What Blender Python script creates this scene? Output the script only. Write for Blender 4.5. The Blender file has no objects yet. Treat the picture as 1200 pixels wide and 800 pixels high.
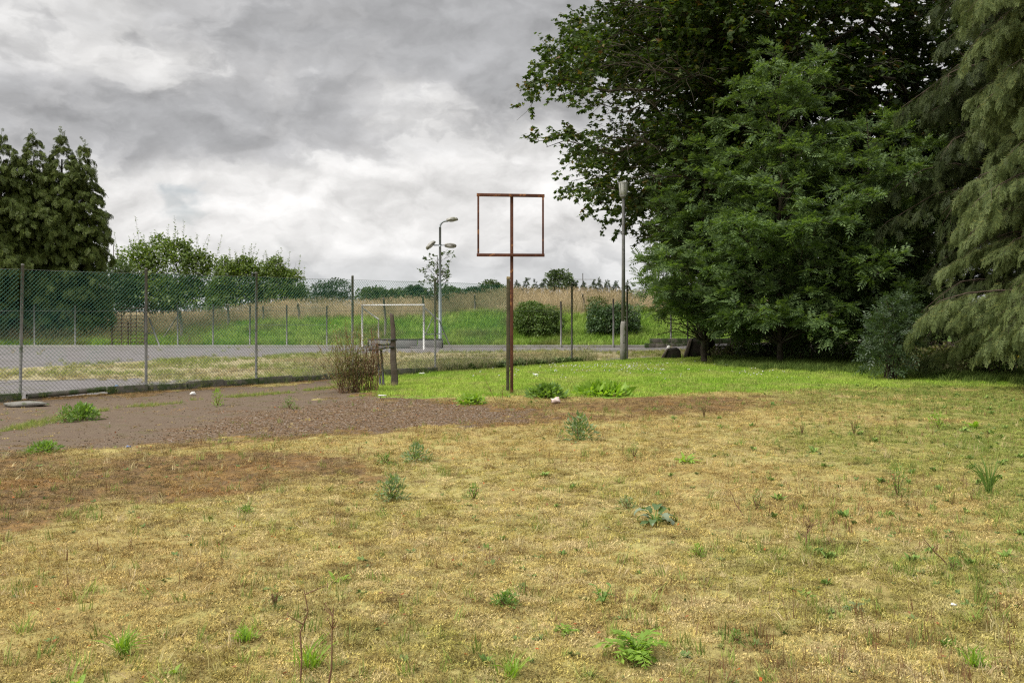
import bpy, math, random
import numpy as np
S = bpy.context.scene
COL = S.collection
R = math.radians
EYE, FOC = 1.6, 1167.0            # eye height (m), focal length in photo pixels (35 mm lens)

# ---------------------------------------------------------------- camera, exposure
cd = bpy.data.cameras.new('camera')
cam = bpy.data.objects.new('camera', cd)
COL.objects.link(cam)
cam.location = (0, 0, EYE)
cam.rotation_euler = (R(90), 0, 0)
cd.sensor_width = 36
cd.lens = 35
cd.shift_y = -0.030
cd.clip_start = 0.1
cd.clip_end = 3000
S.camera = cam
S.view_settings.view_transform = 'Standard'
S.view_settings.look = 'None'
S.view_settings.exposure = 0.25
S.view_settings.gamma = 1.0
S.render.engine = 'CYCLES'
S.cycles.max_bounces = 6
S.cycles.transparent_max_bounces = 4
S.cycles.diffuse_bounces = 3
S.cycles.use_denoising = False
S.cycles.filter_width = 1.25

# ---------------------------------------------------------------- light
SUN_AZ, SUN_EL = R(-118), R(50)    # azimuth from +Y towards +X: behind the camera, to the left
sl = bpy.data.lights.new('sun', 'SUN')
sl.energy = 3.2
sl.angle = R(20)
sl.color = (1.0, 0.955, 0.88)
sun = bpy.data.objects.new('sun', sl)
COL.objects.link(sun)
sun.location = (-20, -20, 30)
sun.rotation_euler = (R(90) - SUN_EL, 0, R(180) - SUN_AZ)

# ---------------------------------------------------------------- sky: Nishita behind a layer of cloud
w = bpy.data.worlds.new('World')
S.world = w
w.use_nodes = True
w.cycles.sampling_method = 'MANUAL'
w.cycles.sample_map_resolution = 512
class NT:
    """small node-tree helper"""
    def __init__(s, nt):
        s.nt = nt; s.N = nt.nodes; s.L = nt.links
    def put(s, sock, v):
        if v is None: return
        if hasattr(v, 'is_output'): s.L.new(v, sock)
        else:
            try: sock.default_value = v
            except Exception:
                sock.default_value = tuple(v) + (1.0,) if len(v) == 3 else v[:3]
    def node(s, t, **k):
        n = s.N.new(t)
        for a, b in k.items(): setattr(n, a, b)
        return n
    def math(s, op, a, b=None, c=None, clamp=False):
        n = s.node('ShaderNodeMath', operation=op, use_clamp=clamp)
        for i, v in enumerate((a, b, c)): s.put(n.inputs[i], v)
        return n.outputs[0]
    def vec(s, op, a, b=None, out=0):
        n = s.node('ShaderNodeVectorMath', operation=op)
        s.put(n.inputs[0], a)
        if b is not None:
            s.put(n.inputs[3 if op == 'SCALE' else 1], b)
        return n.outputs['Value'] if op in ('LENGTH', 'DISTANCE', 'DOT_PRODUCT') else n.outputs[0]
    def noise(s, v, scale, detail=4, rough=.55, dist=0.0, col=False):
        n = s.node('ShaderNodeTexNoise')
        s.put(n.inputs['Vector'], v)
        n.inputs['Scale'].default_value = scale
        n.inputs['Detail'].default_value = detail
        n.inputs['Roughness'].default_value = rough
        n.inputs['Distortion'].default_value = dist
        return n.outputs['Color' if col else 'Fac']
    def mix(s, f, a, b, mode='MIX'):
        n = s.node('ShaderNodeMix', data_type='RGBA', blend_type=mode)
        s.put(n.inputs[0], f); s.put(n.inputs[6], a); s.put(n.inputs[7], b)
        return n.outputs[2]
    def step(s, v, a, b, lo=0.0, hi=1.0):
        n = s.node('ShaderNodeMapRange', interpolation_type='SMOOTHSTEP')
        s.put(n.inputs[0], v)
        for i, q in enumerate((a, b, lo, hi)): s.put(n.inputs[1 + i], q)
        return n.outputs[0]
    def lin(s, v, a, b, lo=0.0, hi=1.0):
        n = s.node('ShaderNodeMapRange')
        s.put(n.inputs[0], v)
        for i, q in enumerate((a, b, lo, hi)): s.put(n.inputs[1 + i], q)
        return n.outputs[0]
    def ramp(s, f, stops):
        n = s.node('ShaderNodeValToRGB')
        e = n.color_ramp.elements
        while len(e) < len(stops): e.new(0.5)
        for q, (p, c) in zip(e, stops):
            q.position = p; q.color = tuple(c) + (1.0,)
        s.put(n.inputs[0], f)
        return n.outputs[0]
    def attr(s, name, kind='GEOMETRY'):
        return s.node('ShaderNodeAttribute', attribute_type=kind, attribute_name=name)

SKY_BIAS = 0.20
def build_sky():
    t = NT(w.node_tree)
    bg = t.N['Background']
    sky = t.node('ShaderNodeTexSky', sky_type='NISHITA')
    sky.sun_disc = False
    sky.sun_elevation = SUN_EL
    sky.sun_rotation = SUN_AZ % (2 * math.pi)
    sky.air_density = 1.0
    sky.dust_density = 2.0
    nish = t.mix(1.0, sky.outputs[0], (0.085, 0.085, 0.085), 'MULTIPLY')
    d = t.node('ShaderNodeTexCoord').outputs['Generated']
    sx = t.node('ShaderNodeSeparateXYZ'); t.put(sx.inputs[0], d)
    z = t.math('MAXIMUM', sx.outputs[2], 0.0)
    den = t.math('ADD', z, 0.085)
    k = t.math('DIVIDE', 1.0, den)
    cx = t.node('ShaderNodeCombineXYZ')
    t.put(cx.inputs[0], t.math('MULTIPLY', sx.outputs[0], k))
    t.put(cx.inputs[1], t.math('MULTIPLY', sx.outputs[1], k))
    p = cx.outputs[0]
    # billows: cloud bodies seen from the side near the horizon -> work partly in direction space
    e = t.node('ShaderNodeMapping'); t.put(e.inputs[0], d)
    e.inputs['Scale'].default_value = (1.0, 1.0, 1.7)
    dd = e.outputs[0]
    wn = t.noise(dd, 5.0, 4, .6, col=True)
    wv = t.vec('SCALE', t.vec('SUBTRACT', wn, (.5, .5, .5)), 0.10)
    dw = t.vec('ADD', dd, wv)
    wn2 = t.noise(dd, 16.0, 5, .6, col=True)
    dw = t.vec('ADD', dw, t.vec('SCALE', t.vec('SUBTRACT', wn2, (.5, .5, .5)), 0.045))
    big = t.noise(dw, 3.4, 3, .5)
    puff1 = t.noise(dw, 7.0, 8, .52)
    puff2 = t.noise(t.vec('ADD', dw, (-.008, 0.0, .022)), 7.0, 8, .52)
    heads = t.step(puff1, .47, .545)          # firm cloud edges
    heads2 = t.step(t.noise(t.vec('ADD', dw, (5.2, .3, 1.9)), 12.0, 6, .52), .48, .56)
    fine = t.noise(t.vec('ADD', dw, (3.1, 1.7, .4)), 20.0, 4, .6)
    relief = t.math('SUBTRACT', puff1, puff2)
    plane = t.noise(p, 0.9, 3, .55)
    # how heavy the cloud is: thick overhead, brighter band low down, single heavy banks
    elev = t.step(sx.outputs[2], 0.085, 0.20)
    D = t.math('MULTIPLY', elev, 0.25)
    D = t.math('ADD', D, t.math('MULTIPLY', t.math('SUBTRACT', big, .5), 1.35))
    D = t.math('ADD', D, t.math('MULTIPLY', t.math('SUBTRACT', plane, .5), 0.35))
    D = t.math('ADD', D, t.math('MULTIPLY', t.math('SUBTRACT', puff1, .5), 0.9))
    D = t.math('ADD', D, t.math('MULTIPLY', t.math('SUBTRACT', heads, .5), -.22))
    D = t.math('ADD', D, t.math('MULTIPLY', t.math('SUBTRACT', heads2, .5), -.13))
    D = t.math('ADD', D, SKY_BIAS)
    def bank(u, v, ru, rv, amount):
        nonlocal D
        c = np.array([u, 1.0, v]); n = np.linalg.norm(c); c = c / n
        q = t.vec('SUBTRACT', dw, (c[0], c[1], c[2] * 1.7))
        q = t.vec('MULTIPLY', q, (1 / ru, 1 / 0.9, 1 / (rv * 1.7)))
        l = t.vec('LENGTH', q)
        f = t.step(l, 1.25, 0.25)
        D = t.math('ADD', D, t.math('MULTIPLY', f, amount))
    for b in BANKS: bank(*b)
    dark = t.step(D, 0.02, 0.95)
    col = t.ramp(dark, [(0.0, (.70, .69, .678)), (.30, (.59, .585, .58)), (.62, (.47, .468, .472)), (1.0, (.37, .372, .38))])
    lit = t.math('ADD', 1.0, t.math('MULTIPLY', relief, 2.0))
    lit = t.math('ADD', lit, t.math('MULTIPLY', t.math('SUBTRACT', fine, .5), 0.16))
    cc = t.node('ShaderNodeCombineXYZ')
    for i in range(3): t.put(cc.inputs[i], lit)
    col = t.mix(1.0, col, cc.outputs[0], 'MULTIPLY')
    # low, distant cloud goes blue-grey; clear sky glimpsed in a few gaps
    low = t.step(sx.outputs[2], 0.085, 0.0, 0.0, 0.42)
    col = t.mix(low, col, (.50, .535, .565))
    gap = t.step(t.math('SUBTRACT', t.noise(dw, 6.0, 4, .6), t.math('MULTIPLY', dark, .12)), 0.62, 0.74, 0.0, 0.5)
    col = t.mix(gap, col, nish)
    # an overcast sky grows brighter towards the zenith
    t.put(bg.inputs[0], col)
    t.put(bg.inputs[1], t.step(sx.outputs[2], 0.26, 0.95, 1.0, 2.9))
# heavy (+) and thin (-) banks of cloud: x/y, z/y, half-widths, amount
BANKS = [(-.33, .185, .26, .055, .40), (-.13, .27, .24, .075, .40), (.00, .28, .12, .06, .15), (-.36, .24, .15, .035, -.22),
         (-.52, .33, .30, .04, -.10), (-.23, .10, .24, .055, -.55), (-.42, .09, .12, .04, -.2), (-.02, .13, .16, .06, -.30),
         (-.10, .205, .07, .035, -.30), (.02, .20, .09, .05, .05), (-.33, .035, .14, .018, .22), (.05, .05, .2, .02, .12)]
build_sky()

# ---------------------------------------------------------------- helpers
rng = np.random.default_rng(7)
random.seed(7)
def G(px, py, z=0.0):
    """photo pixel -> point on a level plane at height z"""
    y = (EYE - z) * FOC / (py - 364.0)
    return np.array([(px - 600) / FOC * y, y, z])
def P(px, py, y):
    """photo pixel at known distance y -> world point"""
    return np.array([(px - 600) / FOC * y, y, EYE - (py - 364) / FOC * y])

# value noise on numpy arrays
_perm = np.random.default_rng(3).random((256, 256))
def vnoise(x, y):
    xi = np.floor(x).astype(int); yi = np.floor(y).astype(int)
    fx = x - xi; fy = y - yi
    fx = fx * fx * (3 - 2 * fx); fy = fy * fy * (3 - 2 * fy)
    a = _perm[xi & 255, yi & 255]; b = _perm[(xi + 1) & 255, yi & 255]
    c = _perm[xi & 255, (yi + 1) & 255]; d = _perm[(xi + 1) & 255, (yi + 1) & 255]
    return (a * (1 - fx) + b * fx) * (1 - fy) + (c * (1 - fx) + d * fx) * fy
def fbm(x, y, s, o=4):
    r = 0; a = .5; t = 0
    for i in range(o):
        r = r + a * vnoise(x * s + 17.3 * i, y * s + 9.1 * i); t += a; a *= .5; s *= 2.03
    return r / t
def sstep(a, b, v):
    t = np.clip((v - a) / (b - a), 0, 1); return t * t * (3 - 2 * t)
def sdist(X, Y, poly):
    """signed distance to a polygon (positive inside)"""
    poly = np.asarray(poly, float)[:, :2]; d = np.full(X.shape, 1e9); ins = np.zeros(X.shape, bool)
    n = len(poly)
    for i in range(n):
        ax, ay = poly[i]; bx, by = poly[(i + 1) % n]
        ex, ey = bx - ax, by - ay
        h = np.clip(((X - ax) * ex + (Y - ay) * ey) / (ex * ex + ey * ey + 1e-12), 0, 1)
        d = np.minimum(d, np.hypot(X - ax - h * ex, Y - ay - h * ey))
        c = ((ay > Y) != (by > Y)) & (X < (bx - ax) * (Y - ay) / (by - ay + 1e-12) + ax)
        ins ^= c
    return np.where(ins, d, -d)

# objects -----------------------------------------------------------------
def tag(o, label=None, cat=None, group=None, kind=None):
    if label: o['label'] = label
    if cat: o['category'] = cat
    if group: o['group'] = group
    if kind: o['kind'] = kind
    return o
def thing(name, label, cat, loc=(0, 0, 0), group=None):
    o = bpy.data.objects.new(name, None); COL.objects.link(o)
    o.location = tuple(float(v) for v in loc); o.empty_display_size = .2
    return tag(o, label, cat, group)
def np_mesh(name, V, faces, mat=None, smooth=False, attrs=None):
    """V (n,3); faces: list of int arrays (m,k)"""
    me = bpy.data.meshes.new(name)
    V = np.ascontiguousarray(V, np.float32)
    faces = [np.asarray(f, np.int32) for f in faces if len(f)]
    me.vertices.add(len(V)); me.vertices.foreach_set('co', V.ravel())
    nl = sum(f.size for f in faces); npoly = sum(len(f) for f in faces)
    me.loops.add(nl); me.polygons.add(npoly)
    me.loops.foreach_set('vertex_index', np.concatenate([f.ravel() for f in faces]))
    st = []; o = 0
    for f in faces:
        st.append(o + np.arange(len(f)) * f.shape[1]); o += f.size
    me.polygons.foreach_set('loop_start', np.concatenate(st).astype(np.int32))
    if smooth: me.polygons.foreach_set('use_smooth', np.ones(npoly, bool))
    for an, (ty, key, data) in (attrs or {}).items():
        a = me.attributes.new(an, ty, 'POINT'); a.data.foreach_set(key, np.ascontiguousarray(data, np.float32).ravel())
    me.update(calc_edges=True)
    if mat: me.materials.append(mat)
    return me
class MB:
    def __init__(s): s.V = []; s.F = {}; s.n = 0; s.T = []
    def add(s, V, *faces, tip=None):
        V = np.asarray(V, float).reshape(-1, 3)
        for f in faces:
            f = np.asarray(f)
            if f.size: s.F.setdefault(f.shape[1], []).append(f + s.n)
        s.V.append(V); s.T.append(np.zeros(len(V)) if tip is None else np.asarray(tip, float).ravel()); s.n += len(V)
        return s
    def tube(s, pts, rad, sides=6, caps=True):
        pts = np.asarray(pts, float); k = len(pts)
        rad = np.broadcast_to(np.asarray(rad, float), (k,))
        t = np.gradient(pts, axis=0); t /= np.linalg.norm(t, axis=1)[:, None] + 1e-9
        up = np.where(np.abs(t[:, 2:3]) > .9, np.array([[1., 0, 0]]), np.array([[0, 0, 1.]]))
        if np.abs(t[:, 2]).max() > .9 and np.abs(t[:, 2]).min() <= .9: up = np.tile([[.31, .95, .05]], (k, 1))
        a = np.cross(t, up); a /= np.linalg.norm(a, axis=1)[:, None] + 1e-9
        b = np.cross(t, a)
        th = np.arange(sides) * 2 * np.pi / sides
        ring = pts[:, None] + rad[:, None, None] * (a[:, None] * np.cos(th)[None, :, None] + b[:, None] * np.sin(th)[None, :, None])
        i = np.arange(k - 1)[:, None] * sides; j = np.arange(sides)[None]; j2 = (j + 1) % sides
        f = np.stack([i + j, i + j2, i + sides + j2, i + sides + j], -1).reshape(-1, 4)
        cp = [np.arange(sides)[None, ::1], (np.arange(sides)[::-1] + (k - 1) * sides)[None]] if caps and sides > 2 else []
        s.add(ring.reshape(-1, 3), f, *cp); return s
    def box(s, c, size, rz=0.0, bev=0.0, rx=0.0, ry=0.0):
        hx, hy, hz = (q / 2 for q in size); v = []
        V = np.array([[x, y, z] for z in (-hz, hz) for y in (-hy, hy) for x in (-hx, hx)])
        F = np.array([[0, 2, 3, 1], [4, 5, 7, 6], [0, 1, 5, 4], [2, 6, 7, 3], [0, 4, 6, 2], [1, 3, 7, 5]])
        s.add(rot(V, rx, ry, rz) + np.asarray(c, float), F); return s
    def prism(s, prof, c, depth_vec):
        """polygon prof (k,3) extruded by a vector"""
        prof = np.asarray(prof, float) + np.asarray(c, float); k = len(prof)
        V = np.vstack([prof, prof + np.asarray(depth_vec, float)])
        i = np.arange(k); j = (i + 1) % k
        s.add(V, np.stack([i, j, j + k, i + k], -1), i[None, ::-1], (i + k)[None]); return s
    def lathe(s, prof, c, sides=16, ex=1.0, ey=1.0):
        prof = np.asarray(prof, float); k = len(prof); th = np.arange(sides) * 2 * np.pi / sides
        V = np.stack([prof[:, 0:1] * np.cos(th) * ex, prof[:, 0:1] * np.sin(th) * ey, np.repeat(prof[:, 1:2], sides, 1)], -1).reshape(-1, 3) + np.asarray(c, float)
        i = np.arange(k - 1)[:, None] * sides; j = np.arange(sides)[None]; j2 = (j + 1) % sides
        s.add(V, np.stack([i + j, i + j2, i + sides + j2, i + sides + j], -1).reshape(-1, 4), np.arange(sides)[None, ::-1], (np.arange(sides) + (k - 1) * sides)[None]); return s
    def mesh(s, name, mat, origin=(0, 0, 0), smooth=False, bevel=0.0):
        V = np.vstack(s.V) - np.asarray(origin, float)
        fs = [np.vstack(v) for v in s.F.values()]
        at = {'tip': ('FLOAT', 'value', np.concatenate(s.T))} if any(t.any() for t in s.T) else None
        return np_mesh(name, V, fs, mat, smooth, at)
    def build(s, name, mat, parent=None, smooth=False, bevel=0.0):
        org = parent_origin(parent)
        o = bpy.data.objects.new(name, s.mesh(name, mat, org, smooth)); COL.objects.link(o)
        if parent: o.parent = parent
        if bevel:
            m = o.modifiers.new('bevel', 'BEVEL'); m.width = bevel; m.segments = 2; m.limit_method = 'ANGLE'; m.angle_limit = R(40)
        return o
def parent_origin(p):
    o = np.zeros(3)
    while p: o = o + np.array(p.location); p = p.parent
    return o
def rot(V, rx=0, ry=0, rz=0):
    V = np.asarray(V, float)
    if rx: c, q = math.cos(rx), math.sin(rx); V = V @ np.array([[1, 0, 0], [0, c, q], [0, -q, c]])
    if ry: c, q = math.cos(ry), math.sin(ry); V = V @ np.array([[c, 0, -q], [0, 1, 0], [q, 0, c]])
    if rz: c, q = math.cos(rz), math.sin(rz); V = V @ np.array([[c, q, 0], [-q, c, 0], [0, 0, 1]])
    return V
def blob(mb, c, size, seed, sub=2, amp=.25):
    """an uneven rounded lump (stone, crumpled rag)"""
    import bmesh
    bm = bmesh.new(); bmesh.ops.create_icosphere(bm, subdivisions=sub, radius=1.0)
    V = np.array([v.co[:] for v in bm.verts]); F = np.array([[v.index for v in f.verts] for f in bm.faces]); bm.free()
    n = fbm(V[:, 0] * 1.3 + seed, V[:, 1] * 1.3 + V[:, 2] * 1.7 + seed * .7, 1.2, 3)
    V = V * (1 + amp * 2 * (n[:, None] - .5)) * (1 + amp * .5 * (np.random.default_rng(int(seed * 10)).random((len(V), 1)) - .5))
    mb.add(V * np.asarray(size) + np.asarray(c), F); return mb

def crumple(mb, c, size, seed):
    """creased rag or paper: sharp random folds on a flattened ball"""
    import bmesh
    bm = bmesh.new(); bmesh.ops.create_icosphere(bm, subdivisions=2, radius=1.0)
    V = np.array([v.co[:] for v in bm.verts]); Fc = np.array([[v.index for v in f.verts] for f in bm.faces]); bm.free()
    r = np.random.default_rng(seed); V = V * r.uniform(.45, 1.15, (len(V), 1)) * np.array([1 + .3 * math.sin(seed), 1, 1])
    V[:, 2] = np.maximum(V[:, 2], -.5); mb.add(V * np.asarray(size) + np.asarray(c), Fc); return mb

# leaves ------------------------------------------------------------------
def unit(v): return v / (np.linalg.norm(v, axis=-1, keepdims=True) + 1e-9)
def frames(D, up_hint):
    D = unit(D); Rr = unit(np.cross(D, up_hint)); U = np.cross(Rr, D); return D, Rr, U
def leaves_quad(mb, Pp, D, U, L, W, fold=.12, droop=0.0, tip=None):
    """one folded diamond per leaf"""
    D, Rr, N = frames(D, U); L = np.asarray(L)[:, None]; W = np.asarray(W)[:, None]
    a = Pp; m = Pp + D * L * .45; b = Pp + D * L - np.array([0, 0, 1.]) * L * droop
    l = m + Rr * W * .5 - N * W * fold; r = m - Rr * W * .5 - N * W * fold
    n = len(Pp); V = np.stack([a, l, b, r], 1).reshape(-1, 3)
    mb.add(V, np.arange(n * 4).reshape(n, 4), tip=None if tip is None else np.repeat(tip, 4))
def leaves_lobed(mb, Pp, D, U, L, W, droop=.15):
    """broad pointed leaf with two side lobes"""
    D, Rr, N = frames(D, U); L = np.asarray(L)[:, None]; W = np.asarray(W)[:, None]; z = np.array([0, 0, 1.])
    pt = lambda u, v: Pp + D * L * u + Rr * W * v - N * np.abs(v) * W * .25 - z * L * droop * u * u
    V = np.stack([pt(0, 0), pt(.25, .42), pt(.62, .52), pt(.6, .22), pt(1, 0), pt(.6, -.22), pt(.62, -.52), pt(.25, -.42)], 1).reshape(-1, 3)
    n = len(Pp); mb.add(V, np.arange(n * 8).reshape(n, 8))

# scattering: instances of small plants over points (ground cover nobody could count)
def tuft_source(name, mb, mat):
    return bpy.data.objects.new(name, mb.mesh(name, mat))
def scatter(name, label, pts, scale, tint, sources, tilt=.15, parent=None, kind='stuff', cat=None, rz=None, sz=None, eul=None):
    n = len(pts)
    pts = np.asarray(pts) - parent_origin(parent); me = bpy.data.meshes.new(name)
    me.vertices.add(n); me.vertices.foreach_set('co', np.asarray(pts, np.float32).ravel())
    def at(nm, t, key, d, dt=np.float32):
        a = me.attributes.new(nm, t, 'POINT'); a.data.foreach_set(key, np.ascontiguousarray(d, dt).ravel())
    r = np.stack([rng.normal(0, tilt, n), rng.normal(0, tilt, n), rng.random(n) * 6.283 if rz is None else rz], 1)
    if eul is not None: r = eul
    sc = np.stack([scale, scale, scale if sz is None else scale * sz], 1)
    at('rz', 'FLOAT_VECTOR', 'vector', r); at('sc', 'FLOAT_VECTOR', 'vector', sc)
    at('tint', 'FLOAT_COLOR', 'color', tint if np.shape(tint)[1] == 4 else np.hstack([tint, np.ones((n, 1))]))
    at('pick', 'INT', 'value', rng.integers(0, len(sources), n), np.int32)
    o = bpy.data.objects.new(name, me); COL.objects.link(o)
    ng = bpy.data.node_groups.new(name, 'GeometryNodeTree')
    ng.interface.new_socket('Geometry', in_out='INPUT', socket_type='NodeSocketGeometry')
    ng.interface.new_socket('Geometry', in_out='OUTPUT', socket_type='NodeSocketGeometry')
    N, L = ng.nodes, ng.links
    gi = N.new('NodeGroupInput'); go = N.new('NodeGroupOutput'); io = N.new('GeometryNodeInstanceOnPoints'); j = N.new('GeometryNodeJoinGeometry')
    for q in sources[::-1]:
        oi = N.new('GeometryNodeObjectInfo'); oi.inputs['Object'].default_value = q; oi.inputs['As Instance'].default_value = True
        L.new(oi.outputs['Geometry'], j.inputs[0])
    def na(nm, t):
        x = N.new('GeometryNodeInputNamedAttribute'); x.data_type = t; x.inputs['Name'].default_value = nm; return x.outputs['Attribute']
    L.new(gi.outputs[0], io.inputs['Points']); L.new(j.outputs[0], io.inputs['Instance']); io.inputs['Pick Instance'].default_value = True
    L.new(na('pick', 'INT'), io.inputs['Instance Index']); L.new(na('rz', 'FLOAT_VECTOR'), io.inputs['Rotation']); L.new(na('sc', 'FLOAT_VECTOR'), io.inputs['Scale'])
    L.new(io.outputs[0], go.inputs[0])
    o.modifiers.new('scatter', 'NODES').node_group = ng
    if parent: o.parent = parent
    tag(o, label, cat, kind=kind); return o

# ---------------------------------------------------------------- materials
def mat(name):
    m = bpy.data.materials.new(name); m.use_nodes = True
    t = NT(m.node_tree); return m, t, t.N['Principled BSDF']
def rough_mat(name, c0, c1, scale=8, rough=.8, bump=.3, bscale=60, spec=.3, metal=0.0, spots=None, dist=.01, stops=(.3, .7)):
    """base colour varying between two colours; optional third colour in patches (rust, lichen, peeling)"""
    m, t, b = mat(name)
    oc = t.node('ShaderNodeTexCoord').outputs['Object']
    col = t.ramp(t.noise(oc, scale, 6, .6), [(stops[0], c0), (stops[1], c1)])
    if spots:
        c2, sc, lo, hi = spots
        col = t.mix(t.step(t.noise(t.vec('ADD', oc, (3.3, 1.2, 7.7)), sc, 5, .65), lo, hi), col, c2)
    fn = t.noise(oc, bscale, 5, .65)
    col = t.mix(1.0, col, t.ramp(fn, [(.2, (.72, .72, .72)), (.8, (1.18, 1.18, 1.18))]), 'MULTIPLY')
    t.put(b.inputs['Base Color'], col); b.inputs['Roughness'].default_value = rough
    b.inputs['Specular IOR Level'].default_value = spec; b.inputs['Metallic'].default_value = metal
    bp = t.node('ShaderNodeBump'); bp.inputs['Strength'].default_value = bump; bp.inputs['Distance'].default_value = dist
    t.put(bp.inputs['Height'], fn); t.put(b.inputs['Normal'], bp.outputs[0]); return m
def leaf_mat(name, stops, rough=.5, trans=.3, spec=.35, big=.35, tint_attr=None, tipcol=None, patch_scale=.5, backlight=(1.5, 1.6, .5)):
    """per-leaf random colour, slow drift over the crown, light coming through the blade"""
    m, t, b = mat(name)
    ri = t.node('ShaderNodeNewGeometry').outputs['Random Per Island']
    col = t.ramp(ri, stops)
    oc = t.node('ShaderNodeTexCoord').outputs['Object']
    n = t.noise(oc, patch_scale, 3, .5)
    v = t.lin(n, .25, .75, 1 - big, 1 + big)
    cv = t.node('ShaderNodeCombineXYZ')
    for i in range(3): t.put(cv.inputs[i], v)
    col = t.mix(1.0, col, cv.outputs[0], 'MULTIPLY')
    if tipcol: col = t.mix(t.math('MULTIPLY', t.attr('tip').outputs['Fac'], .85), col, tipcol)
    t.put(b.inputs['Base Color'], col); b.inputs['Roughness'].default_value = rough
    b.inputs['Specular IOR Level'].default_value = spec
    tr = t.node('ShaderNodeBsdfTranslucent')
    t.put(tr.inputs[0], t.mix(1.0, col, backlight, 'MULTIPLY'))
    ms = t.node('ShaderNodeMixShader'); ms.inputs[0].default_value = trans
    t.L.new(b.outputs[0], ms.inputs[1]); t.L.new(tr.outputs[0], ms.inputs[2])
    t.L.new(ms.outputs[0], t.N['Material Output'].inputs[0]); return m
def tint_mat(name, mul=(1, 1, 1), rough=.7, trans=.25, var=.5):
    """ground-cover blades: colour from the patch they grow in, varied blade by blade"""
    m, t, b = mat(name)
    c = t.attr('tint', 'INSTANCER').outputs['Color']
    ri = t.node('ShaderNodeNewGeometry').outputs['Random Per Island']
    col = t.mix(1.0, c, t.ramp(ri, [(0, tuple((1 - var) * q for q in mul)), (.55, mul), (1, (mul[0] * (1 + var), mul[1] * (1 + .85 * var), mul[2] * (1 + .7 * var)))]), 'MULTIPLY')
    t.put(b.inputs['Base Color'], col); b.inputs['Roughness'].default_value = rough; b.inputs['Specular IOR Level'].default_value = .25
    tr = t.node('ShaderNodeBsdfTranslucent'); t.put(tr.inputs[0], col)
    ms = t.node('ShaderNodeMixShader'); ms.inputs[0].default_value = trans
    t.L.new(b.outputs[0], ms.inputs[1]); t.L.new(tr.outputs[0], ms.inputs[2])
    t.L.new(ms.outputs[0], t.N['Material Output'].inputs[0]); return m
def spray_mat(name, tipcol):
    """conifer sprays: instance tint, paler young tips, small variation shoot by shoot"""
    m, t, b = mat(name)
    c = t.attr('tint', 'INSTANCER').outputs['Color']
    ri = t.node('ShaderNodeNewGeometry').outputs['Random Per Island']
    col = t.mix(1.0, c, t.ramp(ri, [(0, (.6, .62, .6)), (.5, (1, 1, 1)), (.93, (1.45, 1.4, 1.2)), (1, (2.2, 1.25, .8))]), 'MULTIPLY')
    f = t.math('MULTIPLY', t.math('POWER', t.attr('tip').outputs['Fac'], 2.0), t.attr('tint', 'INSTANCER').outputs['Alpha'])
    col = t.mix(f, col, tipcol)
    t.put(b.inputs['Base Color'], col); b.inputs['Roughness'].default_value = .6; b.inputs['Specular IOR Level'].default_value = .2
    tr = t.node('ShaderNodeBsdfTranslucent'); t.put(tr.inputs[0], col)
    ms = t.node('ShaderNodeMixShader'); ms.inputs[0].default_value = .22
    t.L.new(b.outputs[0], ms.inputs[1]); t.L.new(tr.outputs[0], ms.inputs[2]); t.L.new(ms.outputs[0], t.N['Material Output'].inputs[0]); return m
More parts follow.
